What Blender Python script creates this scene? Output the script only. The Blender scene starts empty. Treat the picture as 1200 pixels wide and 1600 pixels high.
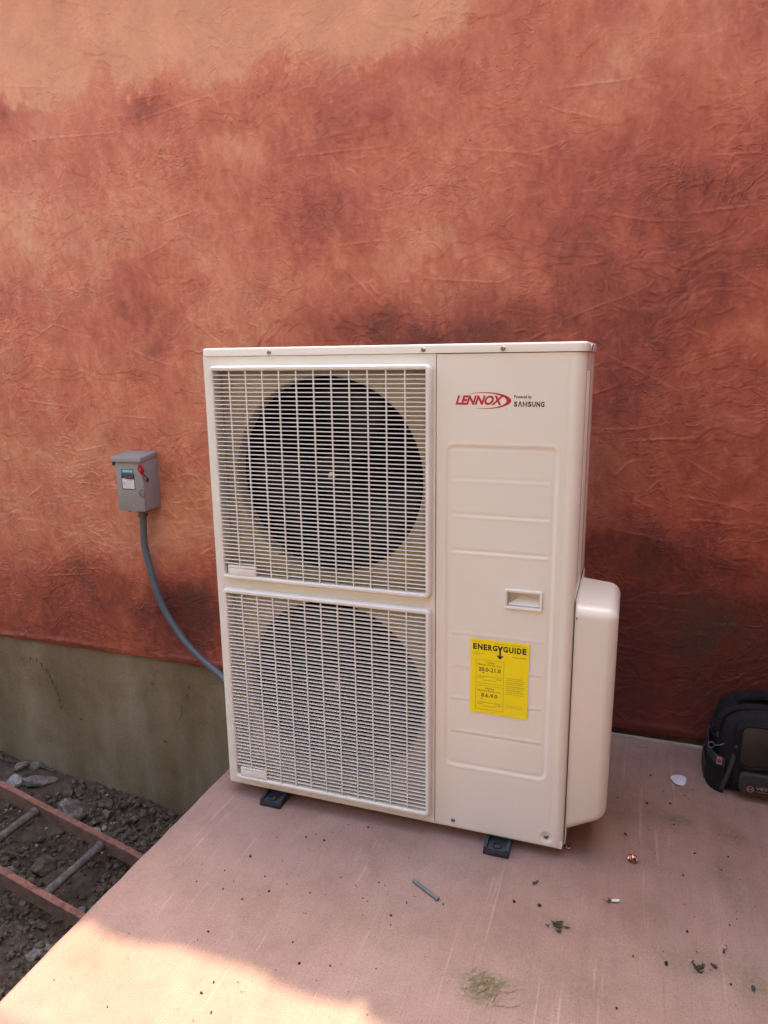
import bpy, bmesh, math, random
import numpy as np
from mathutils import Vector, Matrix

# ------------------------------------------------------------------ camera, light, exposure
S = bpy.context.scene
COL = S.collection
cam_data = bpy.data.cameras.new('camera')
cam = bpy.data.objects.new('camera', cam_data); COL.objects.link(cam)
cam.location = (1.03886, -1.57843, 1.21804)
cam.rotation_euler = (1.356253, 0.012313, 0.335230)
cam_data.sensor_fit = 'VERTICAL'; cam_data.sensor_height = 24.0
cam_data.lens = 24.0 * 1106.56 / 1600.0
cam_data.clip_start = 0.02; cam_data.clip_end = 500
S.camera = cam

SUN_EL = math.radians(66.6)
SUN_AZ = math.radians(-24.0)      # measured from +Y (behind the house) towards -X
world = bpy.data.worlds.new('World'); S.world = world
world.use_nodes = True
wn = world.node_tree; wn.nodes.clear()
sky = wn.nodes.new('ShaderNodeTexSky'); sky.sky_type = 'NISHITA'; sky.sun_disc = False
sky.sun_elevation = SUN_EL; sky.sun_rotation = -SUN_AZ
sky.dust_density = 4.0; sky.air_density = 1.0; sky.ozone_density = 0.6
bgn = wn.nodes.new('ShaderNodeBackground'); bgn.inputs['Strength'].default_value = 0.15
won = wn.nodes.new('ShaderNodeOutputWorld')
wn.links.new(sky.outputs[0], bgn.inputs['Color']); wn.links.new(bgn.outputs[0], won.inputs['Surface'])

sun_data = bpy.data.lights.new('sun', 'SUN'); sun_data.energy = 2.0; sun_data.angle = math.radians(0.8)
sun_data.color = (1.0, 0.82, 0.54)
sun = bpy.data.objects.new('sun', sun_data); COL.objects.link(sun)
to_sun = Vector((-math.sin(SUN_AZ) * math.cos(SUN_EL), math.cos(SUN_AZ) * math.cos(SUN_EL), math.sin(SUN_EL)))
sun.rotation_euler = to_sun.to_track_quat('Z', 'Y').to_euler()
sun.location = (0, 3, 6)

S.view_settings.view_transform = 'Standard'; S.view_settings.look = 'None'
S.view_settings.gamma = 1.0; S.view_settings.use_curve_mapping = False
S.view_settings.exposure = 2.25
S.render.engine = 'CYCLES'
S.cycles.max_bounces = 8; S.cycles.diffuse_bounces = 5
S.cycles.use_denoising = True

random.seed(7); RNG = np.random.RandomState(11)
YW = 0.68          # plaster face
R = math.radians

# ------------------------------------------------------------------ object helpers
def link(o, parent=None):
    COL.objects.link(o)
    if parent is not None: o.parent = parent
    return o
def tag(o, label=None, cat=None, group=None, kind=None):
    if label: o['label'] = label
    if cat: o['category'] = cat
    if group: o['group'] = group
    if kind: o['kind'] = kind
    return o
def empty(name, loc, label, cat, group=None):
    o = bpy.data.objects.new(name, None); o.location = loc; o.empty_display_size = 0.05
    link(o); return tag(o, label, cat, group)
def mesh_obj(name, verts, faces, m, parent=None, smooth=False, origin=None):
    me = bpy.data.meshes.new(name)
    me.from_pydata([tuple(v) for v in verts], [], [tuple(f) for f in faces]); me.update()
    return finish(name, me, m, parent, smooth, origin)
def finish(name, me, m, parent=None, smooth=False, origin=None):
    """verts are given in world coordinates; origin / parent location are taken off here"""
    o = bpy.data.objects.new(name, me)
    if m is not None:
        me.materials.append(m)
    if smooth is True:
        me.polygons.foreach_set('use_smooth', [True] * len(me.polygons))
    elif smooth:
        me.polygons.foreach_set('use_smooth', [True] * len(me.polygons))
        me.set_sharp_from_angle(angle=smooth)
    link(o)
    root = Vector((0, 0, 0))
    if parent is not None:
        q = parent
        while q is not None:
            root += q.location; q = q.parent
        o.parent = parent
    if origin is None and parent is None:
        origin = Vector((0, 0, 0))
    off = Vector(origin) if origin is not None else root
    me.transform(Matrix.Translation(-off))
    o.location = off - root
    return o
def from_bm(name, bm, m, parent=None, smooth=R(35), origin=None):
    me = bpy.data.meshes.new(name); bmesh.ops.recalc_face_normals(bm, faces=bm.faces)
    bm.to_mesh(me); bm.free()
    return finish(name, me, m, parent, smooth, origin)
def bm_box(bm, x0, x1, y0, y1, z0, z1, bev=0.0, seg=2, only=None):
    r = bmesh.ops.create_cube(bm, size=1.0)
    vs = r['verts']
    for v in vs:
        v.co = Vector(((x0 + x1) / 2 + v.co.x * (x1 - x0), (y0 + y1) / 2 + v.co.y * (y1 - y0), (z0 + z1) / 2 + v.co.z * (z1 - z0)))
    if bev > 0:
        es = set(e for v in vs for e in v.link_edges)
        if only: es = [e for e in es if only(e)]
        bmesh.ops.bevel(bm, geom=list(es), offset=bev, segments=seg, profile=0.5, affect='EDGES')
    return bm
def box(name, b, m, parent=None, bev=0.0, seg=2, origin=None, only=None):
    bm = bmesh.new(); bm_box(bm, *b, bev=bev, seg=seg, only=only)
    return from_bm(name, bm, m, parent, origin=origin)
def hexa(name, pts, m, parent=None, bev=0.0, seg=2, origin=None):
    """eight corners: bottom four (ccw) then top four"""
    bm = bmesh.new(); v = [bm.verts.new(p) for p in pts]
    for f in ((0, 1, 2, 3), (4, 5, 6, 7), (0, 1, 5, 4), (1, 2, 6, 5), (2, 3, 7, 6), (3, 0, 4, 7)):
        bm.faces.new([v[i] for i in f])
    if bev > 0: bmesh.ops.bevel(bm, geom=list(bm.edges), offset=bev, segments=seg, profile=0.5, affect='EDGES')
    return from_bm(name, bm, m, parent, origin=origin)
def rr(x0, x1, z0, z1, r, n=6):
    """rounded rectangle outline, ccw in x-z"""
    r = max(1e-5, min(r, (x1 - x0) / 2 - 1e-6, (z1 - z0) / 2 - 1e-6)); out = []
    for cx, cz, a0 in ((x1 - r, z0 + r, -90), (x1 - r, z1 - r, 0), (x0 + r, z1 - r, 90), (x0 + r, z0 + r, 180)):
        for k in range(n + 1):
            a = R(a0 + 90 * k / n); out.append((cx + r * math.cos(a), cz + r * math.sin(a)))
    return out
def loops(bm, ls, cap0=False, cap1=False, close=False):
    rows = [[bm.verts.new(p) for p in l] for l in ls]
    n = len(rows[0]); pairs = list(zip(rows[:-1], rows[1:]))
    if close: pairs.append((rows[-1], rows[0]))
    for a, b in pairs:
        for i in range(n):
            bm.faces.new((a[i], a[(i + 1) % n], b[(i + 1) % n], b[i]))
    if cap0: bm.faces.new(rows[0][::-1])
    if cap1: bm.faces.new(rows[-1])
    return rows
def rr_ring(bm, x0, x1, z0, z1, r, prof, cap0=False, cap1=False, n=6):
    """profile of (inset, y) steps swept round a rounded rectangle facing -y"""
    ls = []
    for ins, y in prof:
        ls.append([(x, y, z) for x, z in rr(x0 + ins, x1 - ins, z0 + ins, z1 - ins, max(r - ins, 0.0006), n)])
    loops(bm, ls, cap0, cap1)
def tube(bm, path, rad, n=10, cap=True):
    path = [Vector(p) for p in path]; rows = []
    up = Vector((0.13, 0.21, 0.97)).normalized()
    for i, p in enumerate(path):
        d = (path[min(i + 1, len(path) - 1)] - path[max(i - 1, 0)]).normalized()
        a = d.cross(up)
        if a.length < 1e-3: a = d.cross(Vector((1, 0, 0)))
        a.normalize(); b = d.cross(a).normalized()
        r = rad[i] if isinstance(rad, (list, tuple)) else rad
        rows.append([p + (a * math.cos(2 * math.pi * k / n) + b * math.sin(2 * math.pi * k / n)) * r for k in range(n)])
    loops(bm, rows, cap, cap)
def lathe(bm, c, prof, axis='y', n=24, cap0=False, cap1=False):
    """profile of (radius, height) about an axis through c"""
    rows = []
    for r, h in prof:
        row = []
        for k in range(n):
            a = 2 * math.pi * k / n; u, w = r * math.cos(a), r * math.sin(a)
            row.append({'y': (c[0] + u, c[1] + h, c[2] + w), 'z': (c[0] + u, c[1] + w, c[2] + h), 'x': (c[0] + h, c[1] + u, c[2] + w)}[axis])
        rows.append(row)
    loops(bm, rows, cap0, cap1)
def spline(pts, n=8):
    P = [Vector(p) for p in pts]; out = []
    for i in range(len(P) - 1):
        p0, p1, p2, p3 = P[max(i - 1, 0)], P[i], P[i + 1], P[min(i + 2, len(P) - 1)]
        for k in range(n):
            t = k / n
            out.append(0.5 * ((2 * p1) + (p2 - p0) * t + (2 * p0 - 5 * p1 + 4 * p2 - p3) * t * t + (3 * p1 - p0 - 3 * p2 + p3) * t ** 3))
    out.append(P[-1]); return out

def text_geo(body, x0, x1, z0, z1, bold=0.0, shear=0.0, space=1.0):
    """letters of the built-in font fitted into a box; returns verts (x,z) and faces"""
    cu = bpy.data.curves.new('t', 'FONT'); cu.body = body; cu.size = 1.0; cu.offset = bold; cu.shear = shear
    cu.space_character = space; cu.resolution_u = 3; cu.fill_mode = 'FRONT' if hasattr(cu, 'fill_mode') else cu.fill_mode
    ob = bpy.data.objects.new('t', cu); COL.objects.link(ob)
    me = bpy.data.meshes.new_from_object(ob.evaluated_get(bpy.context.evaluated_depsgraph_get()))
    vs = [tuple(v.co) for v in me.vertices]; fs = [tuple(p.vertices) for p in me.polygons]
    bpy.data.objects.remove(ob); bpy.data.curves.remove(cu); bpy.data.meshes.remove(me)
    if not vs: return [], []
    ax = [v[0] for v in vs]; ay = [v[1] for v in vs]
    mx, Mx, my, My = min(ax), max(ax), min(ay), max(ay)
    return [(x0 + (v[0] - mx) / (Mx - mx) * (x1 - x0), z0 + (v[1] - my) / (My - my + 1e-9) * (z1 - z0)) for v in vs], fs
class Print:
    """flat print on a face that looks towards -y"""
    def __init__(s, y): s.v = []; s.f = []; s.y = y
    def text(s, *a, **k):
        v, f = text_geo(*a, **k); b = len(s.v)
        s.v += [(x, s.y, z) for x, z in v]; s.f += [tuple(i + b for i in q) for q in f]
    def rect(s, x0, x1, z0, z1, dy=0.0):
        b = len(s.v); s.v += [(x0, s.y + dy, z0), (x1, s.y + dy, z0), (x1, s.y + dy, z1), (x0, s.y + dy, z1)]; s.f.append((b, b + 1, b + 2, b + 3))
    def poly(s, pts, dy=0.0):
        b = len(s.v); s.v += [(x, s.y + dy, z) for x, z in pts]; s.f.append(tuple(range(b, b + len(pts))))
    def frame(s, x0, x1, z0, z1, w):
        s.rect(x0, x1, z0, z0 + w); s.rect(x0, x1, z1 - w, z1); s.rect(x0, x0 + w, z0 + w, z1 - w); s.rect(x1 - w, x1, z0 + w, z1 - w)
    def build(s, name, m, parent): return mesh_obj(name, s.v, s.f, m, parent)

# ------------------------------------------------------------------ material helpers
class NT:
    def __init__(s, name):
        s.m = bpy.data.materials.new(name); s.m.use_nodes = True; s.t = s.m.node_tree
        s.b = s.t.nodes['Principled BSDF']; s.out = s.t.nodes['Material Output']
        s.co = s.t.nodes.new('ShaderNodeTexCoord')
    def n(s, typ, **k):
        q = s.t.nodes.new('ShaderNode' + typ)
        for a, b in k.items(): setattr(q, a, b)
        return q
    def l(s, a, b): s.t.links.new(a, b)
    def vec(s, scale=(1, 1, 1), rot=(0, 0, 0), src='Object'):
        q = s.n('Mapping'); s.l(s.co.outputs[src], q.inputs[0]); q.inputs['Scale'].default_value = scale; q.inputs['Rotation'].default_value = rot
        return q.outputs[0]
    def noise(s, scale, detail=4, rough=0.55, v=None, dist=0.0):
        q = s.n('TexNoise'); q.inputs['Scale'].default_value = scale; q.inputs['Detail'].default_value = detail
        q.inputs['Roughness'].default_value = rough; q.inputs['Distortion'].default_value = dist
        s.l(v if v is not None else s.co.outputs['Object'], q.inputs['Vector']); return q.outputs['Fac']
    def voro(s, scale, v=None, feature='F1', rand=1.0):
        q = s.n('TexVoronoi', feature=feature); q.inputs['Scale'].default_value = scale; q.inputs['Randomness'].default_value = rand
        s.l(v if v is not None else s.co.outputs['Object'], q.inputs['Vector']); return q.outputs['Distance']
    def ramp(s, fac, stops, interp='LINEAR'):
        q = s.n('ValToRGB'); q.color_ramp.interpolation = interp; e = q.color_ramp.elements
        while len(e) < len(stops): e.new(0.5)
        for el, (p, c) in zip(e, stops):
            el.position = p; el.color = (c, c, c, 1) if isinstance(c, (int, float)) else (*c, 1)
        s.l(fac, q.inputs[0]); return q.outputs[0]
    def mix(s, fac, a, b, mode='MIX'):
        q = s.n('Mix', data_type='RGBA', blend_type=mode)
        for i, x in ((0, fac), (6, a), (7, b)):
            if isinstance(x, (int, float)): q.inputs[i].default_value = x
            elif isinstance(x, tuple): q.inputs[i].default_value = (*x, 1)
            else: s.l(x, q.inputs[i])
        return q.outputs[2]
    def math(s, op, a, b=0.0, clamp=False):
        q = s.n('Math', operation=op, use_clamp=clamp)
        for i, x in enumerate((a, b)):
            if isinstance(x, (int, float)): q.inputs[i].default_value = x
            else: s.l(x, q.inputs[i])
        return q.outputs[0]
    def attr(s, name):
        q = s.n('Attribute', attribute_name=name); return q.outputs['Fac']
    def bump(s, h, strength=0.3, dist=0.002):
        q = s.n('Bump'); q.inputs['Strength'].default_value = strength; q.inputs['Distance'].default_value = dist
        s.l(h, q.inputs['Height']); s.l(q.outputs[0], s.b.inputs['Normal']); return q
    def set(s, col=None, rough=None, metal=None, spec=None):
        for nm, x in (('Base Color', col), ('Roughness', rough), ('Metallic', metal), ('Specular IOR Level', spec)):
            if x is None: continue
            if isinstance(x, (int, float)): s.b.inputs[nm].default_value = x
            elif isinstance(x, tuple): s.b.inputs[nm].default_value = (*x, 1)
            else: s.l(x, s.b.inputs[nm])
        return s
def simple(name, col, rough=0.5, metal=0.0, spec=0.5, var=0.08, nscale=30, bump=0.0, bscale=200):
    t = NT(name); nz = t.noise(nscale, 4)
    c2 = tuple(min(1, c * (1 + var)) for c in col); c1 = tuple(c * (1 - var) for c in col)
    t.set(t.ramp(nz, [(0.3, c1), (0.7, c2)]), None, metal, spec)
    t.l(t.ramp(t.noise(nscale * 0.7, 3), [(0.3, max(0.02, rough - 0.06)), (0.7, min(1, rough + 0.06))]), t.b.inputs['Roughness'])
    if bump: t.bump(t.noise(bscale, 3), bump, 0.001)
    return t.m

# ------------------------------------------------------------------ numpy noise
def vn(x, z, seed, cell):
    """smooth value noise in 0..1"""
    x = x / cell; z = z / cell
    xi = np.floor(x).astype(np.int64); zi = np.floor(z).astype(np.int64)
    fx = x - xi; fz = z - zi; fx = fx * fx * (3 - 2 * fx); fz = fz * fz * (3 - 2 * fz)
    tab = np.random.RandomState(seed).rand(256, 256)
    a = tab[xi % 256, zi % 256]; b = tab[(xi + 1) % 256, zi % 256]; c = tab[xi % 256, (zi + 1) % 256]; d = tab[(xi + 1) % 256, (zi + 1) % 256]
    return (a * (1 - fx) + b * fx) * (1 - fz) + (c * (1 - fx) + d * fx) * fz
def fbm(x, z, seed, cell, octs=4, gain=0.5):
    s = np.zeros_like(x); a = 1.0; t = 0.0
    for o in range(octs):
        s += a * vn(x, z, seed + o * 7, cell / 2 ** o); t += a; a *= gain
    return s / t
def sstep(a, b, x):
    t = np.clip((x - a) / (b - a), 0, 1); return t * t * (3 - 2 * t)

# ------------------------------------------------------------------ plaster wall: relief and glaze
def build_plaster(parent, mat_):
    STEP = 0.0030
    X0, X1, Z0, Z1 = -1.82, 1.82, 0.017, 2.62
    nx = int((X1 - X0) / STEP); nz = int((Z1 - Z0) / STEP)
    xs = X0 + np.arange(nx) * STEP; zs = Z0 + np.arange(nz) * STEP
    GX, GZ = np.meshgrid(xs, zs)
    # domain warp
    wx = (fbm(GX, GZ, 31, 0.22, 4) - 0.5) * 0.12; wz = (fbm(GX, GZ, 77, 0.22, 4) - 0.5) * 0.12
    H = (fbm(GX, GZ, 5, 0.5, 3) - 0.5) * 0.004
    # rough patches where the plaster was torn by the trowel
    patch = sstep(0.50, 0.66, fbm(GX + wx, GZ + wz, 91, 0.26, 3))
    rid = 1 - np.abs(2 * fbm(GX + wx * 1.3, (GZ + wz * 1.3) * 1.5, 15, 0.045, 3) - 1) * 3.2
    H += 0.0009 * patch * np.clip(rid, 0, 1) ** 2
    rid2 = 1 - np.abs(2 * vn(GX + wx * 1.8, (GZ + wz * 1.8) * 1.4, 215, 0.085) - 1) * 13
    H += 0.0006 * np.clip(rid2, 0, 1) * sstep(0.50, 0.66, fbm(GX, GZ, 191, 0.33, 2))
    rid3 = 1 - np.abs(2 * fbm(GX + wx * 2.2, (GZ + wz * 2.2) * 1.3, 615, 0.028, 2) - 1) * 5
    H += 0.0010 * np.clip(rid3, 0, 1) * sstep(0.50, 0.64, fbm(GX, GZ, 691, 0.16, 3))
    # flat trowelled laps: plateaus with crisp edges
    lap = fbm(GX + wx, (GZ + wz) * 1.7, 44, 0.30, 4)
    for t in (0.40, 0.52, 0.63):
        H += 0.0009 * sstep(t, t + 0.007, lap + 0.006 * (fbm(GX, GZ, 9, 0.02, 2) - 0.5))
    # ridges left by the trowel's corner
    def splat(path, hgt, wid, side):
        r = max(3, int(wid * 3 / STEP)); k = np.arange(-r, r + 1)
        KX, KZ = np.meshgrid(k * STEP, k * STEP)
        n = len(path)
        for i, (px, pz) in enumerate(path):
            ci = int((px - X0) / STEP); cj = int((pz - Z0) / STEP)
            if ci < r or cj < r or ci >= nx - r or cj >= nz - r: continue
            q = path[min(i + 1, n - 1)]; p = path[max(i - 1, 0)]
            dx, dz = q[0] - p[0], q[1] - p[1]; L = math.hypot(dx, dz) + 1e-9
            nX, nZ = -dz / L, dx / L
            ox = xs[ci] - px; oz = zs[cj] - pz
            s = (KX + ox) * nX + (KZ + oz) * nZ; a = (KX + ox) * dx / L + (KZ + oz) * dz / L
            fade = math.sin(math.pi * min(1, max(0, (i + 0.5) / n))) ** 0.5
            g = np.exp(-(s / wid) ** 2) * hgt * fade * np.exp(-(a / (wid * 2.2)) ** 2)
            if side: g += hgt * 0.45 * fade * np.exp(-(a / (wid * 2.2)) ** 2) * np.exp(-(np.clip(s * side, 0, None) / (wid * 1.8)) ** 2) * (s * side > 0)
            w = H2[cj - r:cj + r + 1, ci - r:ci + r + 1]; np.maximum(w, g, out=w)
    H2 = np.zeros_like(H)
    rnd = random.Random(5)
    def stroke(x, z, L, ang, curve, hgt, wid, side=0, jit=0.0):
        n = max(4, int(L / 0.004)); p = []; a = ang; ph = rnd.random() * 9
        for i in range(n):
            p.append((x, z)); a += curve * 0.004 + jit * math.sin(ph + i * 0.21) * 0.05 + rnd.uniform(-1, 1) * jit * 0.10
            x += math.cos(a) * 0.004; z += math.sin(a) * 0.004
        splat(p, hgt, wid, side)
    def poly(pts, hgt, wid, side=0):
        p = []
        for (a, b), (c, d) in zip(pts[:-1], pts[1:]):
            n = max(2, int(math.hypot(c - a, d - b) / 0.004))
            p += [(a + (c - a) * k / n, b + (d - b) * k / n + rnd.uniform(-1, 1) * 0.0008) for k in range(n)]
        splat(p, hgt, wid, side)
    for i in range(34):       # long trowel marks, mostly near level
        a = rnd.gauss(0, 0.45); stroke(rnd.uniform(X0, X1), rnd.uniform(Z0, Z1), rnd.uniform(0.10, 0.32), a, rnd.uniform(-1.5, 1.5), rnd.uniform(0.0006, 0.0014), rnd.uniform(0.0020, 0.0034), rnd.choice((-1, 0, 1)), 0.25)
    for i in range(620):      # short curls
        stroke(rnd.uniform(X0, X1), rnd.uniform(Z0, Z1), rnd.uniform(0.015, 0.10), rnd.uniform(0, 6.28), rnd.uniform(-16, 16), rnd.uniform(0.0004, 0.0013) * rnd.random() ** .5, rnd.uniform(0.0018, 0.0026), rnd.choice((-1, 0, 0, 1)), 0.9)
    for i in range(44):       # bundles of crumpled ridges
        cx, cz = rnd.uniform(X0, X1), rnd.uniform(Z0, Z1); base = rnd.gauss(0, 0.7)
        for k in range(rnd.randint(6, 16)):
            stroke(cx + rnd.gauss(0, 0.06), cz + rnd.gauss(0, 0.04), rnd.uniform(0.02, 0.09), base + rnd.gauss(0, 0.5), rnd.uniform(-16, 16), rnd.uniform(0.0006, 0.0017), rnd.uniform(0.002, 0.0032), 0, 1.3)
    for pts in (
        [(-.696, 2.101), (-.492, 2.097)], [(-.669, 2.027), (-.344, 2.073)], [(-.094, 1.859), (.26, 1.858)], [(.772, 1.956), (1.036, 1.956)],
        [(.464, 1.833), (.714, 1.794), (.839, 1.824)], [(1.188, 1.743), (1.336, 1.734)], [(1.142, 1.597), (1.348, 1.609)], [(1.276, 1.438), (1.368, 1.383)],
        [(.122, 1.504), (.254, 1.378)], [(.09, 1.575), (.257, 1.583)], [(.384, 1.462), (.628, 1.438), (.686, 1.466)], [(1.211, 1.754), (1.324, 1.70)],
        [(.902, 1.623), (1.043, 1.587), (1.176, 1.578)], [(-.582, 1.69), (-.421, 1.725)], [(-1.171, 2.021), (-.685, 2.002)], [(-1.232, 2.211), (-1.013, 2.18)],
        [(.962, 1.213), (1.069, 1.16), (1.16, 1.111)], [(.914, .994), (1.079, 1.001)], [(1.027, .965), (1.213, .976)], [(.996, .852), (1.03, .895), (1.076, .91)],
        [(1.173, .927), (1.228, .891), (1.318, .838)], [(1.091, .807), (1.12, .84), (1.143, .849)], [(1.182, .802), (1.28, .79), (1.392, .765)], [(1.187, .723), (1.27, .73), (1.345, .724)],
        [(1.292, .632), (1.382, .59)], [(.946, .312), (1.08, .30), (1.2, .28)], [(-1.303, 1.068), (-1.063, 1.045)], [(-.851, 1.011), (-.661, 1.001)],
        [(-1.055, .867), (-.895, .898)], [(-1.33, .67), (-1.256, .715)], [(-1.331, .321), (-1.022, .363)], [(-1.22, 1.30), (-1.10, 1.36), (-.99, 1.33)]):
        poly(pts, 0.0012, 0.0027, rnd.choice((-1, 1)))
    H += H2
    H *= 1.35
    # small pits
    pits = []
    for i in range(190):
        ci, cj = rnd.randint(4, nx - 5), rnd.randint(4, nz - 5)
        H[cj - 1:cj + 2, ci - 1:ci + 2] -= 0.0008 * rnd.random() * (1.4 if zs[cj] > 1.2 else .6); pits.append((cj, ci))
    # bottom edge of the coat: a thick wavy lip
    lip = (fbm(GX, GX * 0 + 3.3, 61, 0.08, 3) - 0.5) * 0.022
    H += 0.004 * np.exp(-((GZ - 0.035 - lip) / 0.012) ** 2) * sstep(0.30, 0.6, fbm(GX, GZ, 23, 0.2, 2))
    # ---- glaze tone: 0 pale peach .. 1 deep oxblood
    n1 = fbm(GX + wx * .6, GZ + wz * .6, 301, 0.42, 6, 0.58); n2 = fbm(GX + wx * .4, (GZ + wz * .4) * 0.8, 401, 0.09, 5, 0.72)
    n3 = fbm(GX * 1.6 + GZ * .5, GZ * .8 - GX * .4, 511, 0.030, 4, 0.7)
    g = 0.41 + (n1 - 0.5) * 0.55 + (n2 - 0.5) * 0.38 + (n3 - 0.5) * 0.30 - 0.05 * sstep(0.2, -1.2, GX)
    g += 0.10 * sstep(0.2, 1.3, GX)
    def blob(x, z, rx, rz, amp):
        d = ((GX + wx * 1.6 - x) / rx) ** 2 + ((GZ + wz * 1.6 - z) / rz) ** 2
        return amp * np.exp(-d)
    for b in ((-.608, 2.10, .08, .07, .26), (-.175, 2.08, .12, .07, .2), (-1.21, 2.13, .08, .10, .38), (.04, 1.69, .2, .26, .12), (-.75, 1.42, .25, .14, .22),
              (.79, 1.70, .22, .2, .16), (.95, 1.41, .18, .14, .15), (.47, 1.27, .35, .10, .30), (.2, 1.30, .2, .08, .15), (1.2, 1.40, .22, .22, .22), (-1.09, .30, .25, .13, .26), (-.62, .20, .2, .14, .42), (-.55, .32, .15, .12, .25),
              (1.37, .37, .25, .22, .30), (1.12, .35, .22, .3, .25), (1.05, .62, .25, .06, .2), (.18, 1.97, .2, .13, .16), (.98, 1.12, .1, .13, .2),
              (-.23, 1.95, .20, .10, -.10), (-1.12, 1.72, .1, .2, -.12), (-.14, 1.42, .22, .12, -.10), (1.08, 2.04, .2, .14, -.22), (1.30, 1.22, .12, .06, -.18), (-.62, .58, .16, .18, -.12), (-.95, .45, .22, .1, -.08),
              (.42, 1.9, .2, .1, -.15), (.30, 1.47, .15, .1, -.1), (.62, 1.42, .14, .08, -.14)):
        g += blob(*b)
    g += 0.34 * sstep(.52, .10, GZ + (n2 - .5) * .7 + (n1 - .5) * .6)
    g += 0.12 * sstep(1.25, .6, GZ + (n1 - .5) * .8) * sstep(.7, 1.1, GX)  # deeper tone low on the right
    g += 0.20 * sstep(.62, .25, GZ + (n2 - .5) * .5) * sstep(.75, 1.1, GX)  # deepens again towards the lower right corner
    # worn rub-off: paler on the raised edges
    g -= 0.13 * np.clip(H2 / 0.0014, 0, 1)
    # untreated upper-left field with ragged border
    edge = 2.14 - 0.16 * sstep(-.1, .55, GX) * 0 + 0.0 * GX
    edge = np.interp(GX, [-1.8, -1.2, -.95, -.7, -.5, -.3, -.1, .15, .35, .5, .62, .8, 1.8], [2.10, 2.13, 2.12, 2.15, 2.12, 2.09, 2.13, 2.05, 2.10, 2.16, 2.24, 2.36, 2.75])
    m = sstep(-0.05, 0.08, GZ - edge + (n2 - 0.5) * 0.30 + (n3 - 0.5) * 0.10)
    flat = 0.10 + (n1 - 0.5) * 0.12
    g = g * (1 - m) + flat * m
    # dark smoky patina
    sm = np.zeros_like(g)
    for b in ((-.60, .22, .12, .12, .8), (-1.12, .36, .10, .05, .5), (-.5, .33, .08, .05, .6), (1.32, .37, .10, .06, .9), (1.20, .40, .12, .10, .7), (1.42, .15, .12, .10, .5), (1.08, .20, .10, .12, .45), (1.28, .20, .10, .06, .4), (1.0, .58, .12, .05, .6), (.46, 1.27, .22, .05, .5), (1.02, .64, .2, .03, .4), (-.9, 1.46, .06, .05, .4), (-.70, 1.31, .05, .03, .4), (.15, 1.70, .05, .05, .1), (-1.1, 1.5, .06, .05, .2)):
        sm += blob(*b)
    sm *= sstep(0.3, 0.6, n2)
    g = np.clip(g, 0, 1)
    for cj, ci in pits[::2]: sm[cj, ci:ci + 2] = 1.1
    # mesh with coarse margins (sampled from the same field) so that the wall goes on past the picture
    ex = np.concatenate([np.arange(-4.5, X0 - 0.02, 0.04), xs, np.arange(xs[-1] + 0.04, 4.5, 0.04)])
    ix = np.clip(((np.abs(((ex - X0) % (2 * (xs[-1] - X0))) - 0)) / STEP).astype(int), 0, None)
    per = 2 * (nx - 1); ix = np.round((ex - X0) / STEP).astype(int) % per; ix = np.where(ix >= nx, per - ix, ix)
    ez = np.concatenate([zs, np.arange(zs[-1] + 0.02, 2.66, 0.02)])
    iz = np.round((ez - Z0) / STEP).astype(int); iz = np.where(iz >= nz, 2 * (nz - 1) - iz, iz)
    Hh = H[np.ix_(iz, ix)]; Gg = g[np.ix_(iz, ix)]; Sm = sm[np.ix_(iz, ix)]
    EX, EZ = np.meshgrid(ex, ez); ny_, nx_ = EX.shape
    EZ = EZ.copy(); EZ[0, :] += (fbm(ex, ex * 0 + 1.7, 71, 0.07, 5, .7) - 0.5) * 0.013
    co = np.stack([EX, YW - Hh, EZ], -1).reshape(-1, 3)
    # the cut lower edge: a row going back into the wall
    low = co[:nx_].copy(); low[:, 1] = YW + 0.02; low[:, 2] += 0.002
    co = np.vstack([co, low])
    i = np.arange((ny_ - 1) * nx_).reshape(ny_ - 1, nx_)[:, :-1].ravel()
    F = np.stack([i, i + 1, i + nx_ + 1, i + nx_], 1)
    b = ny_ * nx_; j = np.arange(nx_ - 1); F2 = np.stack([b + j, b + j + 1, j + 1, j], 1)
    F = np.vstack([F, F2]).astype(np.int32)
    me = bpy.data.meshes.new('plaster'); me.vertices.add(len(co)); me.vertices.foreach_set('co', co.astype(np.float32).ravel())
    me.loops.add(F.size); me.loops.foreach_set('vertex_index', F.ravel())
    me.polygons.add(len(F)); me.polygons.foreach_set('loop_start', np.arange(len(F), dtype=np.int32) * 4)
    me.polygons.foreach_set('use_smooth', np.ones(len(F), dtype=bool))
    me.update(calc_edges=True)
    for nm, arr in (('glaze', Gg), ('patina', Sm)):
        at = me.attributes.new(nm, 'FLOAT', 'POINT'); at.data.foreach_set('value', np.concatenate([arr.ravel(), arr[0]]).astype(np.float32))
    return finish('plaster', me, mat_, parent)

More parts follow.
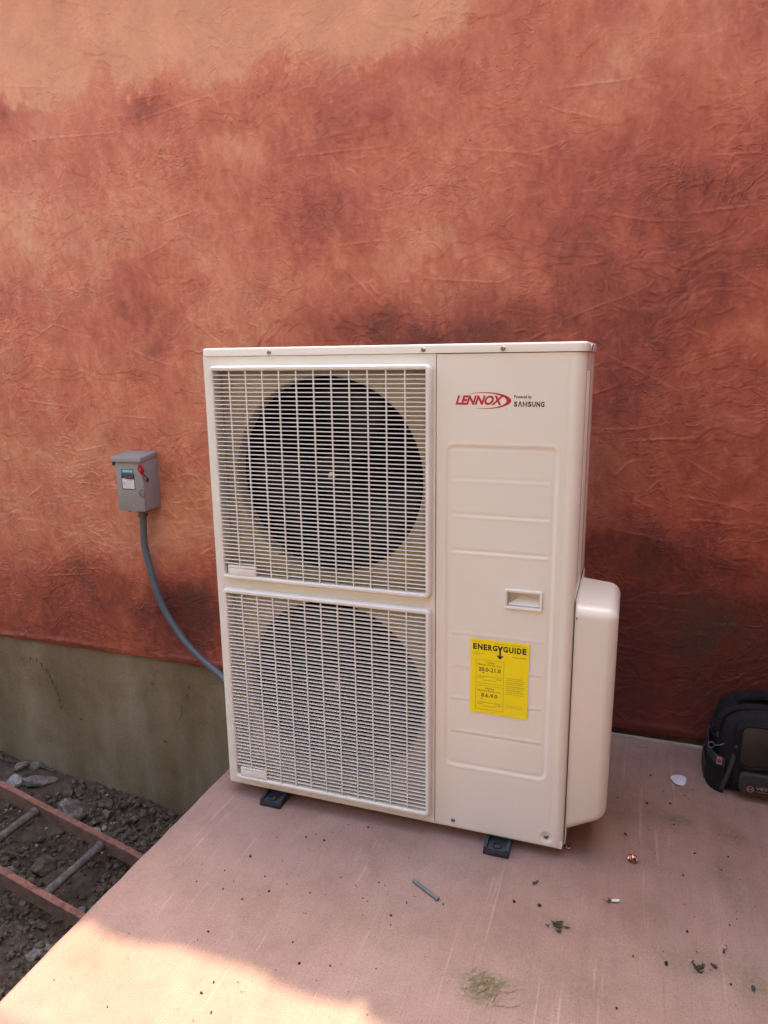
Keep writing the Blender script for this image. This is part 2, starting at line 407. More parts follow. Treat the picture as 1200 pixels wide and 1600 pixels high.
def m_plaster():
    t = NT('terracotta_plaster')
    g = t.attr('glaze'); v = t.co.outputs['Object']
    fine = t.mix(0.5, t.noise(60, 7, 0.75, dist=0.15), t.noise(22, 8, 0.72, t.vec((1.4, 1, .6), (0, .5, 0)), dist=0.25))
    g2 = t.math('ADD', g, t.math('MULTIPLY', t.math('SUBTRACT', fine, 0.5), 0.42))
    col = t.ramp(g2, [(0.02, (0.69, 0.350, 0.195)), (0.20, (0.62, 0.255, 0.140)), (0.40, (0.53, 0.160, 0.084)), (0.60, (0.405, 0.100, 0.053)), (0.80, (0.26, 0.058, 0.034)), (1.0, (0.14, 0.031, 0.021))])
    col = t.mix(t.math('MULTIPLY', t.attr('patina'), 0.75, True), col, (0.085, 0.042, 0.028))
    blot = t.ramp(t.noise(7, 5, 0.6), [(0.35, 0.90), (0.65, 1.06)])
    col = t.mix(1.0, col, blot, 'MULTIPLY')
    t.set(col, t.ramp(t.noise(18, 4), [(0.3, 0.42), (0.7, 0.62)]), 0.0, 0.45)
    h = t.math('ADD', t.math('MULTIPLY', t.noise(110, 6, 0.7), 1.3), t.math('MULTIPLY', t.noise(520, 3), 0.35))
    def crest(scale, w, dist, mscale, lo):
        rdg = t.math('ABSOLUTE', t.math('SUBTRACT', t.noise(scale, 3, 0.5, t.vec((1, 1, 1.5)), dist=dist), 0.5))
        return t.math('MULTIPLY', t.ramp(rdg, [(0.0, 1.0), (w, 0.0)]), t.ramp(t.noise(mscale, 4, .6), [(lo, 0.0), (lo + .10, 1.0)]))
    h = t.math('ADD', h, t.math('MULTIPLY', crest(9, 0.022, 0.4, 3.3, 0.52), 1.0))
    h = t.math('ADD', h, t.math('MULTIPLY', crest(26, 0.035, 0.4, 5.1, 0.54), 1.2))
    t.bump(h, 0.75, 0.0022)
    return t.m
def m_concrete_stem():
    t = NT('stained_foundation_concrete')
    v = t.vec((1, 1, 0.35)); big = t.noise(2.6, 6, 0.6, v)
    col = t.ramp(big, [(0.28, (0.130, 0.094, 0.050)), (0.5, (0.225, 0.176, 0.105)), (0.72, (0.34, 0.285, 0.19))])
    st = t.noise(9, 5, 0.6, t.vec((1, 1, 0.12)))
    col = t.mix(t.ramp(st, [(0.52, 0.0), (0.72, 0.5)]), col, (0.27, 0.25, 0.20))
    col = t.mix(t.ramp(t.noise(5.0, 5, 0.65, dist=0.8), [(0.5, 0.0), (0.72, 0.55)]), col, (0.165, 0.110, 0.055))
    col = t.mix(1.0, col, t.ramp(t.noise(160, 4), [(0.3, 0.82), (0.7, 1.12)]), 'MULTIPLY')
    t.set(col, 0.9, 0.0, 0.2)
    t.bump(t.math('ADD', t.noise(90, 6, 0.7), t.noise(9, 4)), 0.55, 0.004)
    return t.m
def m_slab():
    t = NT('pink_tinted_concrete')
    big = t.noise(2.2, 6, 0.6)
    col = t.ramp(big, [(0.25, (0.265, 0.156, 0.120)), (0.5, (0.328, 0.207, 0.163)), (0.75, (0.355, 0.242, 0.196))])
    # broom and scratch streaks run away from the wall
    s1 = t.noise(60, 3, 0.6, t.vec((1, 0.035, 1), (0, 0, R(-2.5)))); s2 = t.noise(210, 2, 0.5, t.vec((1, 0.03, 1), (0, 0, R(-2.5))))
    maskx = t.ramp(t.noise(1.7, 3, 0.5, t.vec((1, 0.4, 1))), [(0.40, 0.35), (0.56, 1.0)])
    st = t.math('MULTIPLY', t.ramp(s1, [(0.62, 0.0), (0.72, 1.0)]), maskx)
    col = t.mix(t.math('MULTIPLY', st, 0.5), col, (0.52, 0.37, 0.31))
    col = t.mix(t.math('MULTIPLY', t.ramp(s2, [(0.6, 0.0), (0.75, 1.0)]), 0.30), col, (0.225, 0.13, 0.108))
    col = t.mix(1.0, col, t.ramp(t.noise(10, 8, .75), [(0.30, 0.84), (0.5, 1.0), (0.72, 1.10)]), 'MULTIPLY')
    s3 = t.noise(34, 5, 0.7, t.vec((1, 0.05, 1), (0, 0, R(-1.5))))
    sepx = t.n('SeparateXYZ'); t.l(t.co.outputs['Object'], sepx.inputs[0])
    col = t.mix(t.ramp(sepx.outputs[0], [(0.55, 0.10), (1.0, 0.55)]), col, t.mix(1.0, col, t.ramp(s3, [(0.34, 0.88), (0.5, 1.0), (0.66, 1.10)]), 'MULTIPLY'))
    col = t.mix(t.ramp(t.voro(85, feature='F1'), [(0.05, .35), (0.10, 0.0)]), col, (0.16, 0.10, 0.085))
    # grime and moss
    gr = t.ramp(t.noise(5.5, 7, 0.7, dist=0.5), [(0.56, 0.0), (0.72, 0.42)])
    col = t.mix(gr, col, (0.19, 0.13, 0.095))
    gm = t.attr('moss')
    mossn = t.ramp(t.noise(85, 6, 0.75), [(0.36, 0.0), (0.58, 1.0)])
    col = t.mix(t.math('MULTIPLY', t.math('MULTIPLY', gm, mossn), 0.8, True), col, (0.125, 0.12, 0.052))
    sp = t.math('ADD', t.ramp(t.voro(60), [(0.045, 1.0), (0.09, 0.0)]), t.ramp(t.voro(150), [(0.08, 0.8), (0.14, 0.0)]), True)
    spm = t.ramp(t.noise(4.2, 5, .7), [(0.44, 0.0), (0.58, 1.0)])
    col = t.mix(t.math('MULTIPLY', t.math('MULTIPLY', sp, spm), 0.7), col, (0.07, 0.045, 0.03))
    col = t.mix(1.0, col, t.ramp(t.noise(240, 5, .75), [(0.3, 0.78), (0.7, 1.18)]), 'MULTIPLY')
    t.set(col, t.ramp(t.noise(12, 4), [(0.3, 0.5), (0.7, 0.72)]), 0.0, 0.35)
    h = t.math('ADD', t.math('MULTIPLY', t.noise(260, 4), 0.5), t.math('MULTIPLY', s2, 0.5))
    t.bump(t.math('ADD', h, t.math('MULTIPLY', t.noise(40, 4), 0.9)), 0.45, 0.0018)
    return t.m
def m_soil():
    t = NT('damp_soil')
    col = t.ramp(t.noise(14, 7, 0.7), [(0.25, (0.030, 0.021, 0.014)), (0.5, (0.085, 0.062, 0.044)), (0.75, (0.170, 0.135, 0.102))])
    col = t.mix(t.ramp(t.noise(3.1, 4), [(0.5, 0.0), (0.7, 0.5)]), col, (0.085, 0.066, 0.040))
    t.set(col, 0.95, 0.0, 0.2); t.bump(t.noise(120, 6, 0.75), 0.9, 0.006); return t.m
def m_rock(name, a, b, c):
    t = NT(name); col = t.ramp(t.noise(38, 6, 0.7), [(0.3, a), (0.52, b), (0.68, c)])
    t.set(col, 0.9, 0.0, 0.25); t.bump(t.noise(140, 5, 0.7), 0.7, 0.003); return t.m
def m_paint():
    t = NT('ivory_powder_coat')
    big = t.noise(3.0, 4)
    col = t.ramp(big, [(0.3, (0.79, 0.795, 0.700)), (0.7, (0.81, 0.815, 0.720))])
    col = t.mix(t.ramp(t.noise(2.2, 3, 0.5), [(0.4, 0.0), (0.8, 0.10)]), col, (0.60, 0.50, 0.40))
    sp = t.ramp(t.voro(26), [(0.018, 1.0), (0.034, 0.0)])
    col = t.mix(t.math('MULTIPLY', sp, t.ramp(t.noise(5, 2), [(0.5, 0.0), (0.6, 0.55)])), col, (0.3, 0.22, 0.16))
    t.set(col, 0.24, 0.0, 0.5)
    q = t.n('Bump'); q.inputs['Strength'].default_value = 0.15; q.inputs['Distance'].default_value = 0.004
    t.l(t.noise(5, 2), q.inputs['Height']); t.l(q.outputs[0], t.b.inputs['Normal'])
    return t.m
def m_plastic(name, col, rough):
    return simple(name, col, rough, 0, 0.5, 0.05, 12, 0.05, 400)

MT = dict(
    plaster=m_plaster(), stem=m_concrete_stem(), slab=m_slab(), soil=m_soil(), paint=m_paint(),
    grille=m_plastic('ivory_grille_plastic', (0.77, 0.775, 0.715), 0.36),
    shroud=m_plastic('beige_shroud_plastic', (0.52, 0.46, 0.34), 0.5),
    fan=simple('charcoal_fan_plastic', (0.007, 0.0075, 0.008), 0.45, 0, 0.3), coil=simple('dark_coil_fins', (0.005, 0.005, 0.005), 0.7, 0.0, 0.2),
    screw=simple('steel_screw', (0.30, 0.29, 0.28), 0.35, 0.9), chrome=simple('bright_steel', (0.62, 0.62, 0.64), 0.18, 1.0),
    rubber=simple('black_foot_rubber', (0.020, 0.024, 0.030), 0.42, 0, 0.5, 0.2, 60, 0.2, 300),
    footmetal=simple('dark_slate_foot_metal', (0.045, 0.058, 0.068), 0.4, 0.3),
    seam=simple('dark_seam', (0.05, 0.045, 0.04), 0.8),
    yellow=simple('yellow_label_paper', (0.93, 0.80, 0.0), 0.42, 0, 0.5, 0.02), ink=simple('black_ink', (0.016, 0.014, 0.012), 0.5),
    faint=simple('grey_olive_ink', (0.22, 0.19, 0.02), 0.5), red=simple('logo_red_print', (0.48, 0.018, 0.035), 0.4),
    boxgrey=simple('grey_enamel', (0.285, 0.275, 0.262), 0.42, 0.0, 0.5, 0.06, 20, 0.05), boxdark=simple('dark_grey_enamel', (0.10, 0.11, 0.12), 0.5),
    redplastic=simple('red_lever_paint', (0.40, 0.008, 0.010), 0.35), rust=simple('reddish_brown_rod', (0.16, 0.045, 0.030), 0.5, 0.4),
    conduit=simple('grey_blue_conduit_jacket', (0.105, 0.128, 0.150), 0.38, 0, 0.5, 0.12, 14, 0.08, 300), fitting=simple('zinc_fitting', (0.17, 0.155, 0.125), 0.45, 0.7),
    teal=simple('teal_print', (0.02, 0.24, 0.30), 0.4), white=simple('white_label', (0.72, 0.72, 0.72), 0.4), blk=simple('black_label', (0.012, 0.012, 0.013), 0.4),
    ladder=m_rock('red_oxide_painted_rail', (0.12, 0.06, 0.045), (0.27, 0.125, 0.095), (0.34, 0.17, 0.135)),
    ladderside=m_rock('muddy_painted_rail_side', (0.12, 0.082, 0.055), (0.20, 0.135, 0.095), (0.26, 0.17, 0.12)),
    rung=m_rock('muddy_grey_rung', (0.075, 0.062, 0.052), (0.135, 0.12, 0.105), (0.21, 0.20, 0.185)),
    rock_grey=m_rock('grey_stone', (0.09, 0.076, 0.062), (0.175, 0.152, 0.126), (0.33, 0.30, 0.26)),
    rock_speck=m_rock('speckled_concrete_chunk', (0.085, 0.065, 0.052), (0.17, 0.135, 0.115), (0.42, 0.38, 0.34)),
    rock_white=m_rock('pale_stone', (0.20, 0.19, 0.165), (0.35, 0.34, 0.305), (0.52, 0.51, 0.46)),
    rock_brown=m_rock('brown_earth_clod', (0.045, 0.032, 0.021), (0.10, 0.077, 0.054), (0.19, 0.155, 0.118)),
    fabric=simple('black_ballistic_fabric', (0.010, 0.011, 0.014), 0.75, 0, 0.3, 0.25, 90, 0.5, 900),
    webbing=simple('grey_webbing', (0.050, 0.052, 0.055), 0.85, 0, 0.2, 0.2, 200, 0.5, 1200),
    meshpocket=simple('smoky_vinyl_pocket', (0.034, 0.031, 0.028), 0.4, 0, 0.4, 0.35, 9), tagpink=simple('pale_pink_tag', (0.30, 0.20, 0.20), 0.7),
    tagred=simple('dark_red_thread', (0.30, 0.03, 0.04), 0.7), greylabel=simple('grey_print', (0.36, 0.36, 0.36), 0.6),
    copper=simple('bright_copper', (0.55, 0.28, 0.19), 0.22, 1.0), zinc=simple('dull_zinc_pin', (0.19, 0.20, 0.20), 0.4, 0.6),
    paper=simple('white_paper_scrap', (0.62, 0.64, 0.68), 0.7), olive=simple('dark_olive_crumb', (0.050, 0.046, 0.030), 0.85, 0, 0.2, 0.3, 200),
    seed=simple('near_black_seed', (0.018, 0.020, 0.022), 0.5), straw=simple('dry_olive_fibre', (0.26, 0.20, 0.10), 0.8), stonebit=simple('buff_chip', (0.42, 0.33, 0.25), 0.8),
    cream=simple('added_house_cream_stucco', (0.62, 0.50, 0.36), 0.85, 0, 0.2, 0.08, 3, 0.3, 60), tile=simple('clay_roof_tile', (0.36, 0.14, 0.08), 0.75, 0, 0.3, 0.2, 8, 0.2, 80),
    redwall=simple('plain_terracotta_plaster', (0.40, 0.12, 0.065), 0.7, 0, 0.3, 0.25, 3, 0.4, 90),
    added_fencewood=simple('added_fence_brown_wood', (0.10, 0.070, 0.048), 0.85, 0, 0.2, 0.25, 6, 0.3, 80),
    trim=simple('dusty_metal_trim', (0.40, 0.33, 0.29), 0.55, 0.2, 0.4, 0.2, 30),
)

# ------------------------------------------------------------------ ground, slab
def grid_mesh(name, xs, ys, Z, m, smooth=True, attrs=None, parent=None):
    GX, GY = np.meshgrid(xs, ys); ny, nx = GX.shape
    co = np.stack([GX, GY, Z], -1).reshape(-1, 3)
    i = np.arange((ny - 1) * nx).reshape(ny - 1, nx)[:, :-1].ravel()
    F = np.stack([i, i + 1, i + nx + 1, i + nx], 1).astype(np.int32)
    me = bpy.data.meshes.new(name); me.vertices.add(len(co)); me.vertices.foreach_set('co', co.astype(np.float32).ravel())
    me.loops.add(F.size); me.loops.foreach_set('vertex_index', F.ravel())
    me.polygons.add(len(F)); me.polygons.foreach_set('loop_start', np.arange(len(F), dtype=np.int32) * 4)
    me.polygons.foreach_set('use_smooth', np.full(len(F), smooth, dtype=bool)); me.update(calc_edges=True)
    for nm, a in (attrs or {}).items():
        at = me.attributes.new(nm, 'FLOAT', 'POINT'); at.data.foreach_set('value', a.astype(np.float32).ravel())
    return finish(name, me, m, parent)

def soil_h(GX, GY):
    z = -0.665 - 0.035 * (GX + 1.3) * 1.6
    z = z + (fbm(GX, GY, 801, 0.35, 3) - 0.5) * 0.07
    z += 0.04 * np.exp(-((GY - 0.66) / 0.10) ** 2) * sstep(-0.6, -1.7, GX)
    z += 0.14 * sstep(-0.05, -0.6, GY)
    wx = (fbm(GX, GY, 821, 0.05, 2) - .5) * 0.04
    cl = fbm(GX + wx, GY - wx, 831, 0.055, 5, 0.62)
    amp = 0.3 + 0.9 * sstep(0.42, 0.6, fbm(GX, GY, 841, 0.22, 2))
    z += (np.abs(cl - 0.5) * -1.0 + 0.15) * 0.11 * amp
    z += (fbm(GX, GY, 861, 0.018, 2) - .5) * 0.010
    return z
fx = np.arange(-2.1, -0.02, 0.006); fy = np.arange(-1.0, 0.70, 0.006)
gx = np.concatenate([[-80, -30, -12, -6, -4, -3, -2.6, -2.3], fx, [0.3, 1, 2, 4, 8, 20, 80]])
gy = np.concatenate([[-80, -30, -12, -6, -4, -3, -2.2, -1.6, -1.2], fy, [0.75, 1, 2, 5, 12, 30, 80]])
GX, GY = np.meshgrid(gx, gy)
ground = grid_mesh('ground', gx, gy, soil_h(np.clip(GX, -2.6, .3), np.clip(GY, -1.4, .8)), MT['soil'])
tag(ground, kind='structure')
def soil_z(x, y): return float(soil_h(np.array([[x]], dtype=float), np.array([[y]], dtype=float))[0, 0])

# slab: top sheet with relief and moss map, thick sides below
sx = np.unique(np.concatenate([np.arange(-0.055, 1.75, 0.008), np.arange(1.75, 4.2, 0.08)])); sy = np.unique(np.concatenate([np.arange(-1.05, 0.668, 0.008)]))
GX, GY = np.meshgrid(sx, sy)
Z = (fbm(GX, GY, 951, 0.4, 3) - 0.5) * 0.004 + (fbm(GX, GY, 961, 0.06, 3) - .5) * 0.0009
edge = np.minimum(GX + 0.055, 0.02) / 0.02
Z = Z * edge
rag = (fbm(GY * 0 + 2.0, GY, 977, 0.03, 3) - 0.5)
moss = np.zeros_like(Z)
for x, y, rx, ry, a in ((.822, -.43, .040, .030, 1.3), (.86, -.395, .05, .016, .8), (.80, -.40, .05, .02, .5), (1.22, -.22, .09, .05, .5), (1.33, -.24, .04, .06, .55), (.70, -.10, .25, .03, .22), (1.1, .30, .2, .12, .30), (.55, -.33, .10, .06, .25), (1.212, .257, .035, .018, 1.0), (1.353, .225, .03, .03, .9), (1.33, .27, .03, .02, .6), (.95, -.209, .03, .02, .7),
                        (.31, -.33, .03, .03, .35), (.29, -.41, .02, .03, .4), (1.30, .08, .03, .05, .45), (1.15, .05, .10, .02, .35), (1.33, .0, .03, .05, .5), (1.05, -.35, .08, .04, .3), (.9, -.32, .06, .05, .3), (1.0, -.38, .05, .04, .35), (.06, -.62, .02, .02, .5)):
    moss += a * np.exp(-((GX - x) / rx) ** 2 - ((GY - y) / ry) ** 2)
xx, yy = sx, sy
slab = grid_mesh('concrete_slab', sx, sy, Z, MT['slab'], attrs=dict(moss=moss)); tag(slab, kind='structure')
bm = bmesh.new(); ysl = np.linspace(-1.05, sy[-1], 120); rnd = random.Random(3)
rows = []
off = [0.0 + 0.0035 * (vn(np.array([y]), np.array([0.0]), 5, 0.04)[0] - .5) for y in ysl]
prof = [(0.0, 0.0), (-0.006, -0.0012), (-0.0105, -0.005), (-0.0125, -0.012), (-0.013, -0.80)]
for j, (dx, dz) in enumerate(prof):
    rows.append([bm.verts.new((-0.055 + dx + (off[i] if j else 0), y, dz)) for i, y in enumerate(ysl)])
for a, b in zip(rows[:-1], rows[1:]):
    for i in range(len(ysl) - 1): bm.faces.new((a[i], a[i + 1], b[i + 1], b[i]))
bm_box(bm, -0.06, 4.2, -1.07, -1.05, -0.8, -0.001); 
bm_box(bm, 4.2, 4.22, -1.05, .668, -0.8, -0.001)
side = from_bm('slab_edge', bm, MT['slab'], slab); 
trim = box('wall_base_trim', (-0.05, 4.2, 0.655, 0.668, -0.01, 0.006), MT['trim'], slab, bev=0.002)

# ------------------------------------------------------------------ house wall
house = empty('house_wall', (0, YW, 0), 'terracotta trowelled plaster house wall standing on a stained grey concrete footing', 'wall')
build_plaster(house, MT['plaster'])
xs_ = np.arange(-4.5, 0.2, 0.02); zs_ = np.arange(-1.0, 0.03, 0.02)
GX, GZ = np.meshgrid(xs_, zs_)
hy = (fbm(GX, GZ, 1201, 0.3, 3) - .5) * 0.008 + (fbm(GX, GZ, 1211, 0.03, 3) - .5) * 0.0015
co = np.stack([GX, YW + 0.012 - hy, GZ], -1).reshape(-1, 3); n_ = len(xs_)
i = np.arange((len(zs_) - 1) * n_).reshape(len(zs_) - 1, n_)[:, :-1].ravel()
mesh_obj('concrete_footing', co.tolist(), np.stack([i, i + 1, i + n_ + 1, i + n_], 1).tolist(), MT['stem'], house, True)
# scratch marks scored in the footing
bm = bmesh.new(); rnd = random.Random(21)
marks = [(-1.444, -.078), (-1.41, -.082), (-1.385, -.10), (-1.36, -.125), (-1.345, -.15), (-1.335, -.175), (-1.322, -.20), (-1.312, -.23), (-1.307, -.26), (-1.303, -.29)]
for x, z in marks:
    L = rnd.uniform(.012, .026); tube(bm, [(x, YW + .007, z + L / 2), (x + .004, YW + .0065, z - L / 2)], [.0022, .0010], 6)
tube(bm, spline([(-.658, YW + .007, -.184), (-.662, YW + .0065, -.22), (-.676, YW + .007, -.254)]), .0012, 6)
for x, z in ((-.8, -.10), (-.62, -.09), (-.63, -.13), (-.76, -.36), (-1.2, -.33)): tube(bm, [(x, YW + .007, z), (x + .01, YW + .007, z - .006)], [.003, .0015], 6)
from_bm('score_mark', bm, MT['rock_brown'], house)
box('wall_core', (-4.5, 4.5, YW + 0.021, YW + 0.30, -1.0, 2.655), MT['stem'], house)
box('parapet_cap', (-4.5, 4.5, YW - 0.03, YW + 0.34, 2.657, 2.69), MT['plaster'], house, bev=.008)
# barrel tiles along the top of the wall (their scalloped ends throw the wavy shadow line)
def tile_mesh():
    bm = bmesh.new(); n = 10; rows = []
    for yy, rad in ((-0.20, 0.095), (0.34, 0.080)):
        row = []
        for k in range(n + 1):
            a = math.pi * k / n; row.append(bm.verts.new((rad * math.cos(a), yy, rad * .42 * math.sin(a) + (0.06 if yy > 0 else 0))))
        for k in range(n, -1, -1):
            a = math.pi * k / n; r2 = rad - .014; row.append(bm.verts.new((r2 * math.cos(a), yy, r2 * .36 * math.sin(a) + (0.06 if yy > 0 else 0))))
        rows.append(row)
    a, b = rows; m = len(a)
    for i in range(m): bm.faces.new((a[i], a[(i + 1) % m], b[(i + 1) % m], b[i]))
    for r_ in rows:
        for k in range(n): bm.faces.new((r_[k], r_[k + 1], r_[m - 2 - k], r_[m - 1 - k]))
    return bm
t0 = from_bm('roof_tile', tile_mesh(), MT['tile'], None); t0.parent = house
for k in range(42):
    o = t0 if k == 0 else t0.copy()
    if k: COL.objects.link(o); o.parent = house
    o.location = (-4.4 + k * 0.215, 0.06 + 0.03 * math.sin(k * 1.9), 2.69)
bm = bmesh.new(); bm_box(bm, -4.5, 4.5, YW - .135, YW + .30, 2.691, 2.715); from_bm('roof_board', bm, MT['tile'], house)
bm = bmesh.new(); tube(bm, [(-4.5, YW - .10, 3.46), (4.5, YW - .10, 3.46)], .016, 10)  # unseen rail, added so that its thin shadow crosses the slab
for x in (-4, -2, 2, 4): tube(bm, [(x, YW - .10, 3.46), (x, YW + .12, 2.71)], .012, 8)
from_bm('added_shadow_rail', bm, MT['boxgrey'], house)

rw = empty('added_side_wall', (1.95, -.9, 0), 'unseen terracotta wall added on the right to darken that side', 'wall')  # added out of view: dims the right and reddens the unit's side
box('added_wall_face', (1.95, 2.20, -2.60, YW - .03, .006, 2.655), MT['redwall'], rw, bev=.004)
# added out of view: dark fence cuts low light, sunlit house bounces warm light
nb = empty('added_fence', (0.5, -2.9, -0.6), 'unseen brown board fence added to cut low light on the red wall', 'fence')
bd = box('added_fence_board', (-.07, .07, -.01, .01, -1.0, 1.5), MT['added_fencewood'], None, bev=.002, origin=(0, 0, 0)); bd.parent = nb
for k in range(96):
    o = bd if k == 0 else bd.copy()
    if k: COL.objects.link(o); o.parent = nb
    o.location = (-7.5 + k * .146, 0.0, .6 + .004 * math.sin(k * 1.7))
for z in (-.1, 1.1): box('added_fence_rail', (-7.1, 7.1, -2.885, -2.84, z, z + .09), MT['added_fencewood'], nb)
nh = empty('added_bounce_house', (0.5, -7, -0.6), 'unseen tall cream stucco house added to bounce warm light over the fence', 'house')
box('added_wall_face', (-12, 12, -9, -7, -1.0, 6.2), MT['cream'], nh, bev=.01)
box('added_house_roof', (-12.3, 12.3, -9, -6.6, 6.202, 6.4), MT['tile'], nh, bev=.01)

# ------------------------------------------------------------------ heat pump
W, D, H, ZB = 0.94, 0.33, 1.2466, 0.035
hp = empty('heat_pump', (W / 2, D / 2, 0), 'large ivory twin-fan outdoor heat pump standing on the pink slab', 'heat pump')
P = MT['paint']
# fan-side front panel with two openings
OPN = [(0.034, 0.600, 0.654, 1.198), (0.034, 0.600, 0.062, 0.618)]
bm = bmesh.new()
cx = [0.010, 0.034, 0.600, 0.6125]; cz = [ZB, 0.062, 0.618, 0.654, 1.198, 1.2255]
vv = {(i, j): bm.verts.new((x, 0, z)) for i, x in enumerate(cx) for j, z in enumerate(cz)}
for i in range(3):
    for j in range(5):
        if i == 1 and j in (1, 3): continue
        bm.faces.new((vv[i, j], vv[i + 1, j], vv[i + 1, j + 1], vv[i, j + 1]))
def strip(bm, pts, z0, z1):
    lo = [bm.verts.new((x, y, z0)) for x, y in pts]; hi = [bm.verts.new((x, y, z1)) for x, y in pts]
    for i in range(len(pts) - 1): bm.faces.new((lo[i], lo[i + 1], hi[i + 1], hi[i]))
strip(bm, [(0.010 - .010 * math.sin(a), .010 - .010 * math.cos(a)) for a in [R(15 * k) for k in range(7)]] + [(0, .04), (0, .08)], ZB, 1.2255)
strip(bm, [(.6125, 0), (.6125, .015)], ZB, 1.2255)
for x0, x1, z0, z1 in OPN:
    q = [(x0, z0), (x1, z0), (x1, z1), (x0, z1)]
    f = [bm.verts.new((x, 0, z)) for x, z in q]; b = [bm.verts.new((x, 0.028, z)) for x, z in q]
    for i in range(4): bm.faces.new((f[i], f[(i + 1) % 4], b[(i + 1) % 4], b[i]))
fp = from_bm('fan_panel', bm, P, hp)
box('left_side_panel', (0.0, 0.004, 0.081, D, ZB, 1.2255), P, hp)
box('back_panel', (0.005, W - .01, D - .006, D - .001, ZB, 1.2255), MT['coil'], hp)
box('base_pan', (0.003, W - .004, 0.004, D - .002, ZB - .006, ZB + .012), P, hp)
box('dark_coil_liner', (0.012, 0.016, 0.072, D - .01, ZB + .02, 1.22), MT['coil'], hp)  # dark liner on the coil side, added to darken the fan interior
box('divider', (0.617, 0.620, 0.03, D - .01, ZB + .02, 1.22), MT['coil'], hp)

# service panel: a pressed sheet that turns the front right corner
RAD = 0.022; SX0 = 0.6145; sflat = W - RAD - SX0; sarc = RAD * math.pi / 2; sside = 0.135 - RAD
def panel_pt(s, off):
    if s <= sflat: return (SX0 + s, off)
    if s <= sflat + sarc:
        a = (s - sflat) / RAD; r = RAD - off
        return (W - RAD + r * math.sin(a), RAD - r * math.cos(a))
    return (W - off, RAD + (s - sflat - sarc))
HX0, HX1, HZ0, HZ1 = 0.787, 0.861, 0.6475, 0.6815
s_list = sorted(set([round(k * .0025, 5) for k in range(int(sflat / .0025) + 1)] + [sflat + sarc * k / 8 for k in range(9)] + [sflat + sarc + sside * k / 10 for k in range(1, 11)] + [HX0 - SX0, HX1 - SX0]))
z_list = sorted(set([round(ZB + k * .0028, 5) for k in range(int((1.2245 - ZB) / .0028) + 1)] + [1.2245, HZ0, HZ1]))
SS, ZZ = np.meshgrid(np.array(s_list), np.array(z_list)); XX = SX0 + SS
def rrd(x, z, x0, x1, z0, z1, r):
    qx = np.abs(x - (x0 + x1) / 2) - (x1 - x0) / 2 + r; qz = np.abs(z - (z0 + z1) / 2) - (z1 - z0) / 2 + r
    return np.hypot(np.maximum(qx, 0), np.maximum(qz, 0)) + np.minimum(np.maximum(qx, qz), 0) - r
d = rrd(XX, ZZ, 0.640, 0.889, 0.212, 1.019, 0.018)
off = 0.0020 * sstep(0.003, -0.003, d) + 0.0009 * np.exp(-((d + .005) / .003) ** 2) - .0006 * np.exp(-((d - .005) / .0028) ** 2)                       # field pressed in
for zc, dr in ((.941, .35), (.856, .6), (.769, .95), (.562, -.7), (.477, -.7), (.391, -.75), (.303, -.9)):
    e = sstep(0.006, -0.002, np.abs(XX - .764) - .108)
    off += e * (0.0013 * np.exp(-((ZZ - zc - .0035) / .0032) ** 2) - 0.0011 * np.exp(-((ZZ - zc + .0035) / .0032) ** 2)) * dr
off += 0.0006 * (np.exp(-((XX - .908) / .0022) ** 2) + .7 * np.exp(-((XX - .914) / .002) ** 2)) * sstep(.06, .11, ZZ)
dd = np.hypot(XX - .897, ZZ - .056); off += 0.0035 * sstep(.016, .009, dd)
off += (vn(XX, ZZ, 71, .25) - .5) * .0010
off *= (SS <= sflat)
bm = bmesh.new(); V = {}
for j, z in enumerate(z_list):
    for i, s in enumerate(s_list):
        x, y = panel_pt(s, float(off[j, i])); V[j, i] = bm.verts.new((x, y, z))
for j in range(len(z_list) - 1):
    for i in range(len(s_list) - 1):
        xm = SX0 + (s_list[i] + s_list[i + 1]) / 2; zm = (z_list[j] + z_list[j + 1]) / 2
        if HX0 < xm < HX1 and HZ0 < zm < HZ1: continue
        bm.faces.new((V[j, i], V[j, i + 1], V[j + 1, i + 1], V[j + 1, i]))
for j in range(len(z_list) - 1):                                       # rolled left edge
    a = bm.verts.new((SX0, .016, z_list[j])); b = bm.verts.new((SX0, .016, z_list[j + 1])); bm.faces.new((V[j, 0], V[j + 1, 0], b, a))
svc = from_bm('service_panel', bm, P, hp, smooth=R(50))
bm = bmesh.new()
rr_ring(bm, HX0 - .007, HX1 + .007, HZ0 - .007, HZ1 + .007, .004, [(0, .003), (.0005, -.0028), (.0015, -.0036), (.0055, -.0036), (.0068, -.0028), (.0072, .004), (.0085, .026)], cap1=True)
from_bm('grab_handle', bm, MT['grille'], svc)
hexa('finger_ledge', [(HX0 + .002, .020, HZ0 + .002), (HX1 - .002, .020, HZ0 + .002), (HX1 - .002, .003, HZ0 + .002), (HX0 + .002, .003, HZ0 + .002),
     (HX0 + .030, .0245, HZ0 + .020), (HX1 - .002, .0245, HZ0 + .014), (HX1 - .002, .004, HZ0 + .004), (HX0 + .002, .004, HZ0 + .004)], P, svc)

# rear half of the right side
bm = bmesh.new(); strip(bm, [(W - .002, .1365), (W + .0006, .139), (W + .0006, .150), (W - .001, .154), (W - .001, .205), (W - .0028, .209), (W - .0028, .262), (W - .001, .266), (W - .001, D - .012), (W - .006, D - .003), (W - .012, D)], ZB, 1.2245)
from_bm('right_side_panel', bm, P, hp)
bm = bmesh.new()
for y in (.052, .098): bm_box(bm, W - .0005, W + .0016, y, y + .006, .70, 1.185, bev=.0007)
from_bm('side_rib', bm, P, hp)
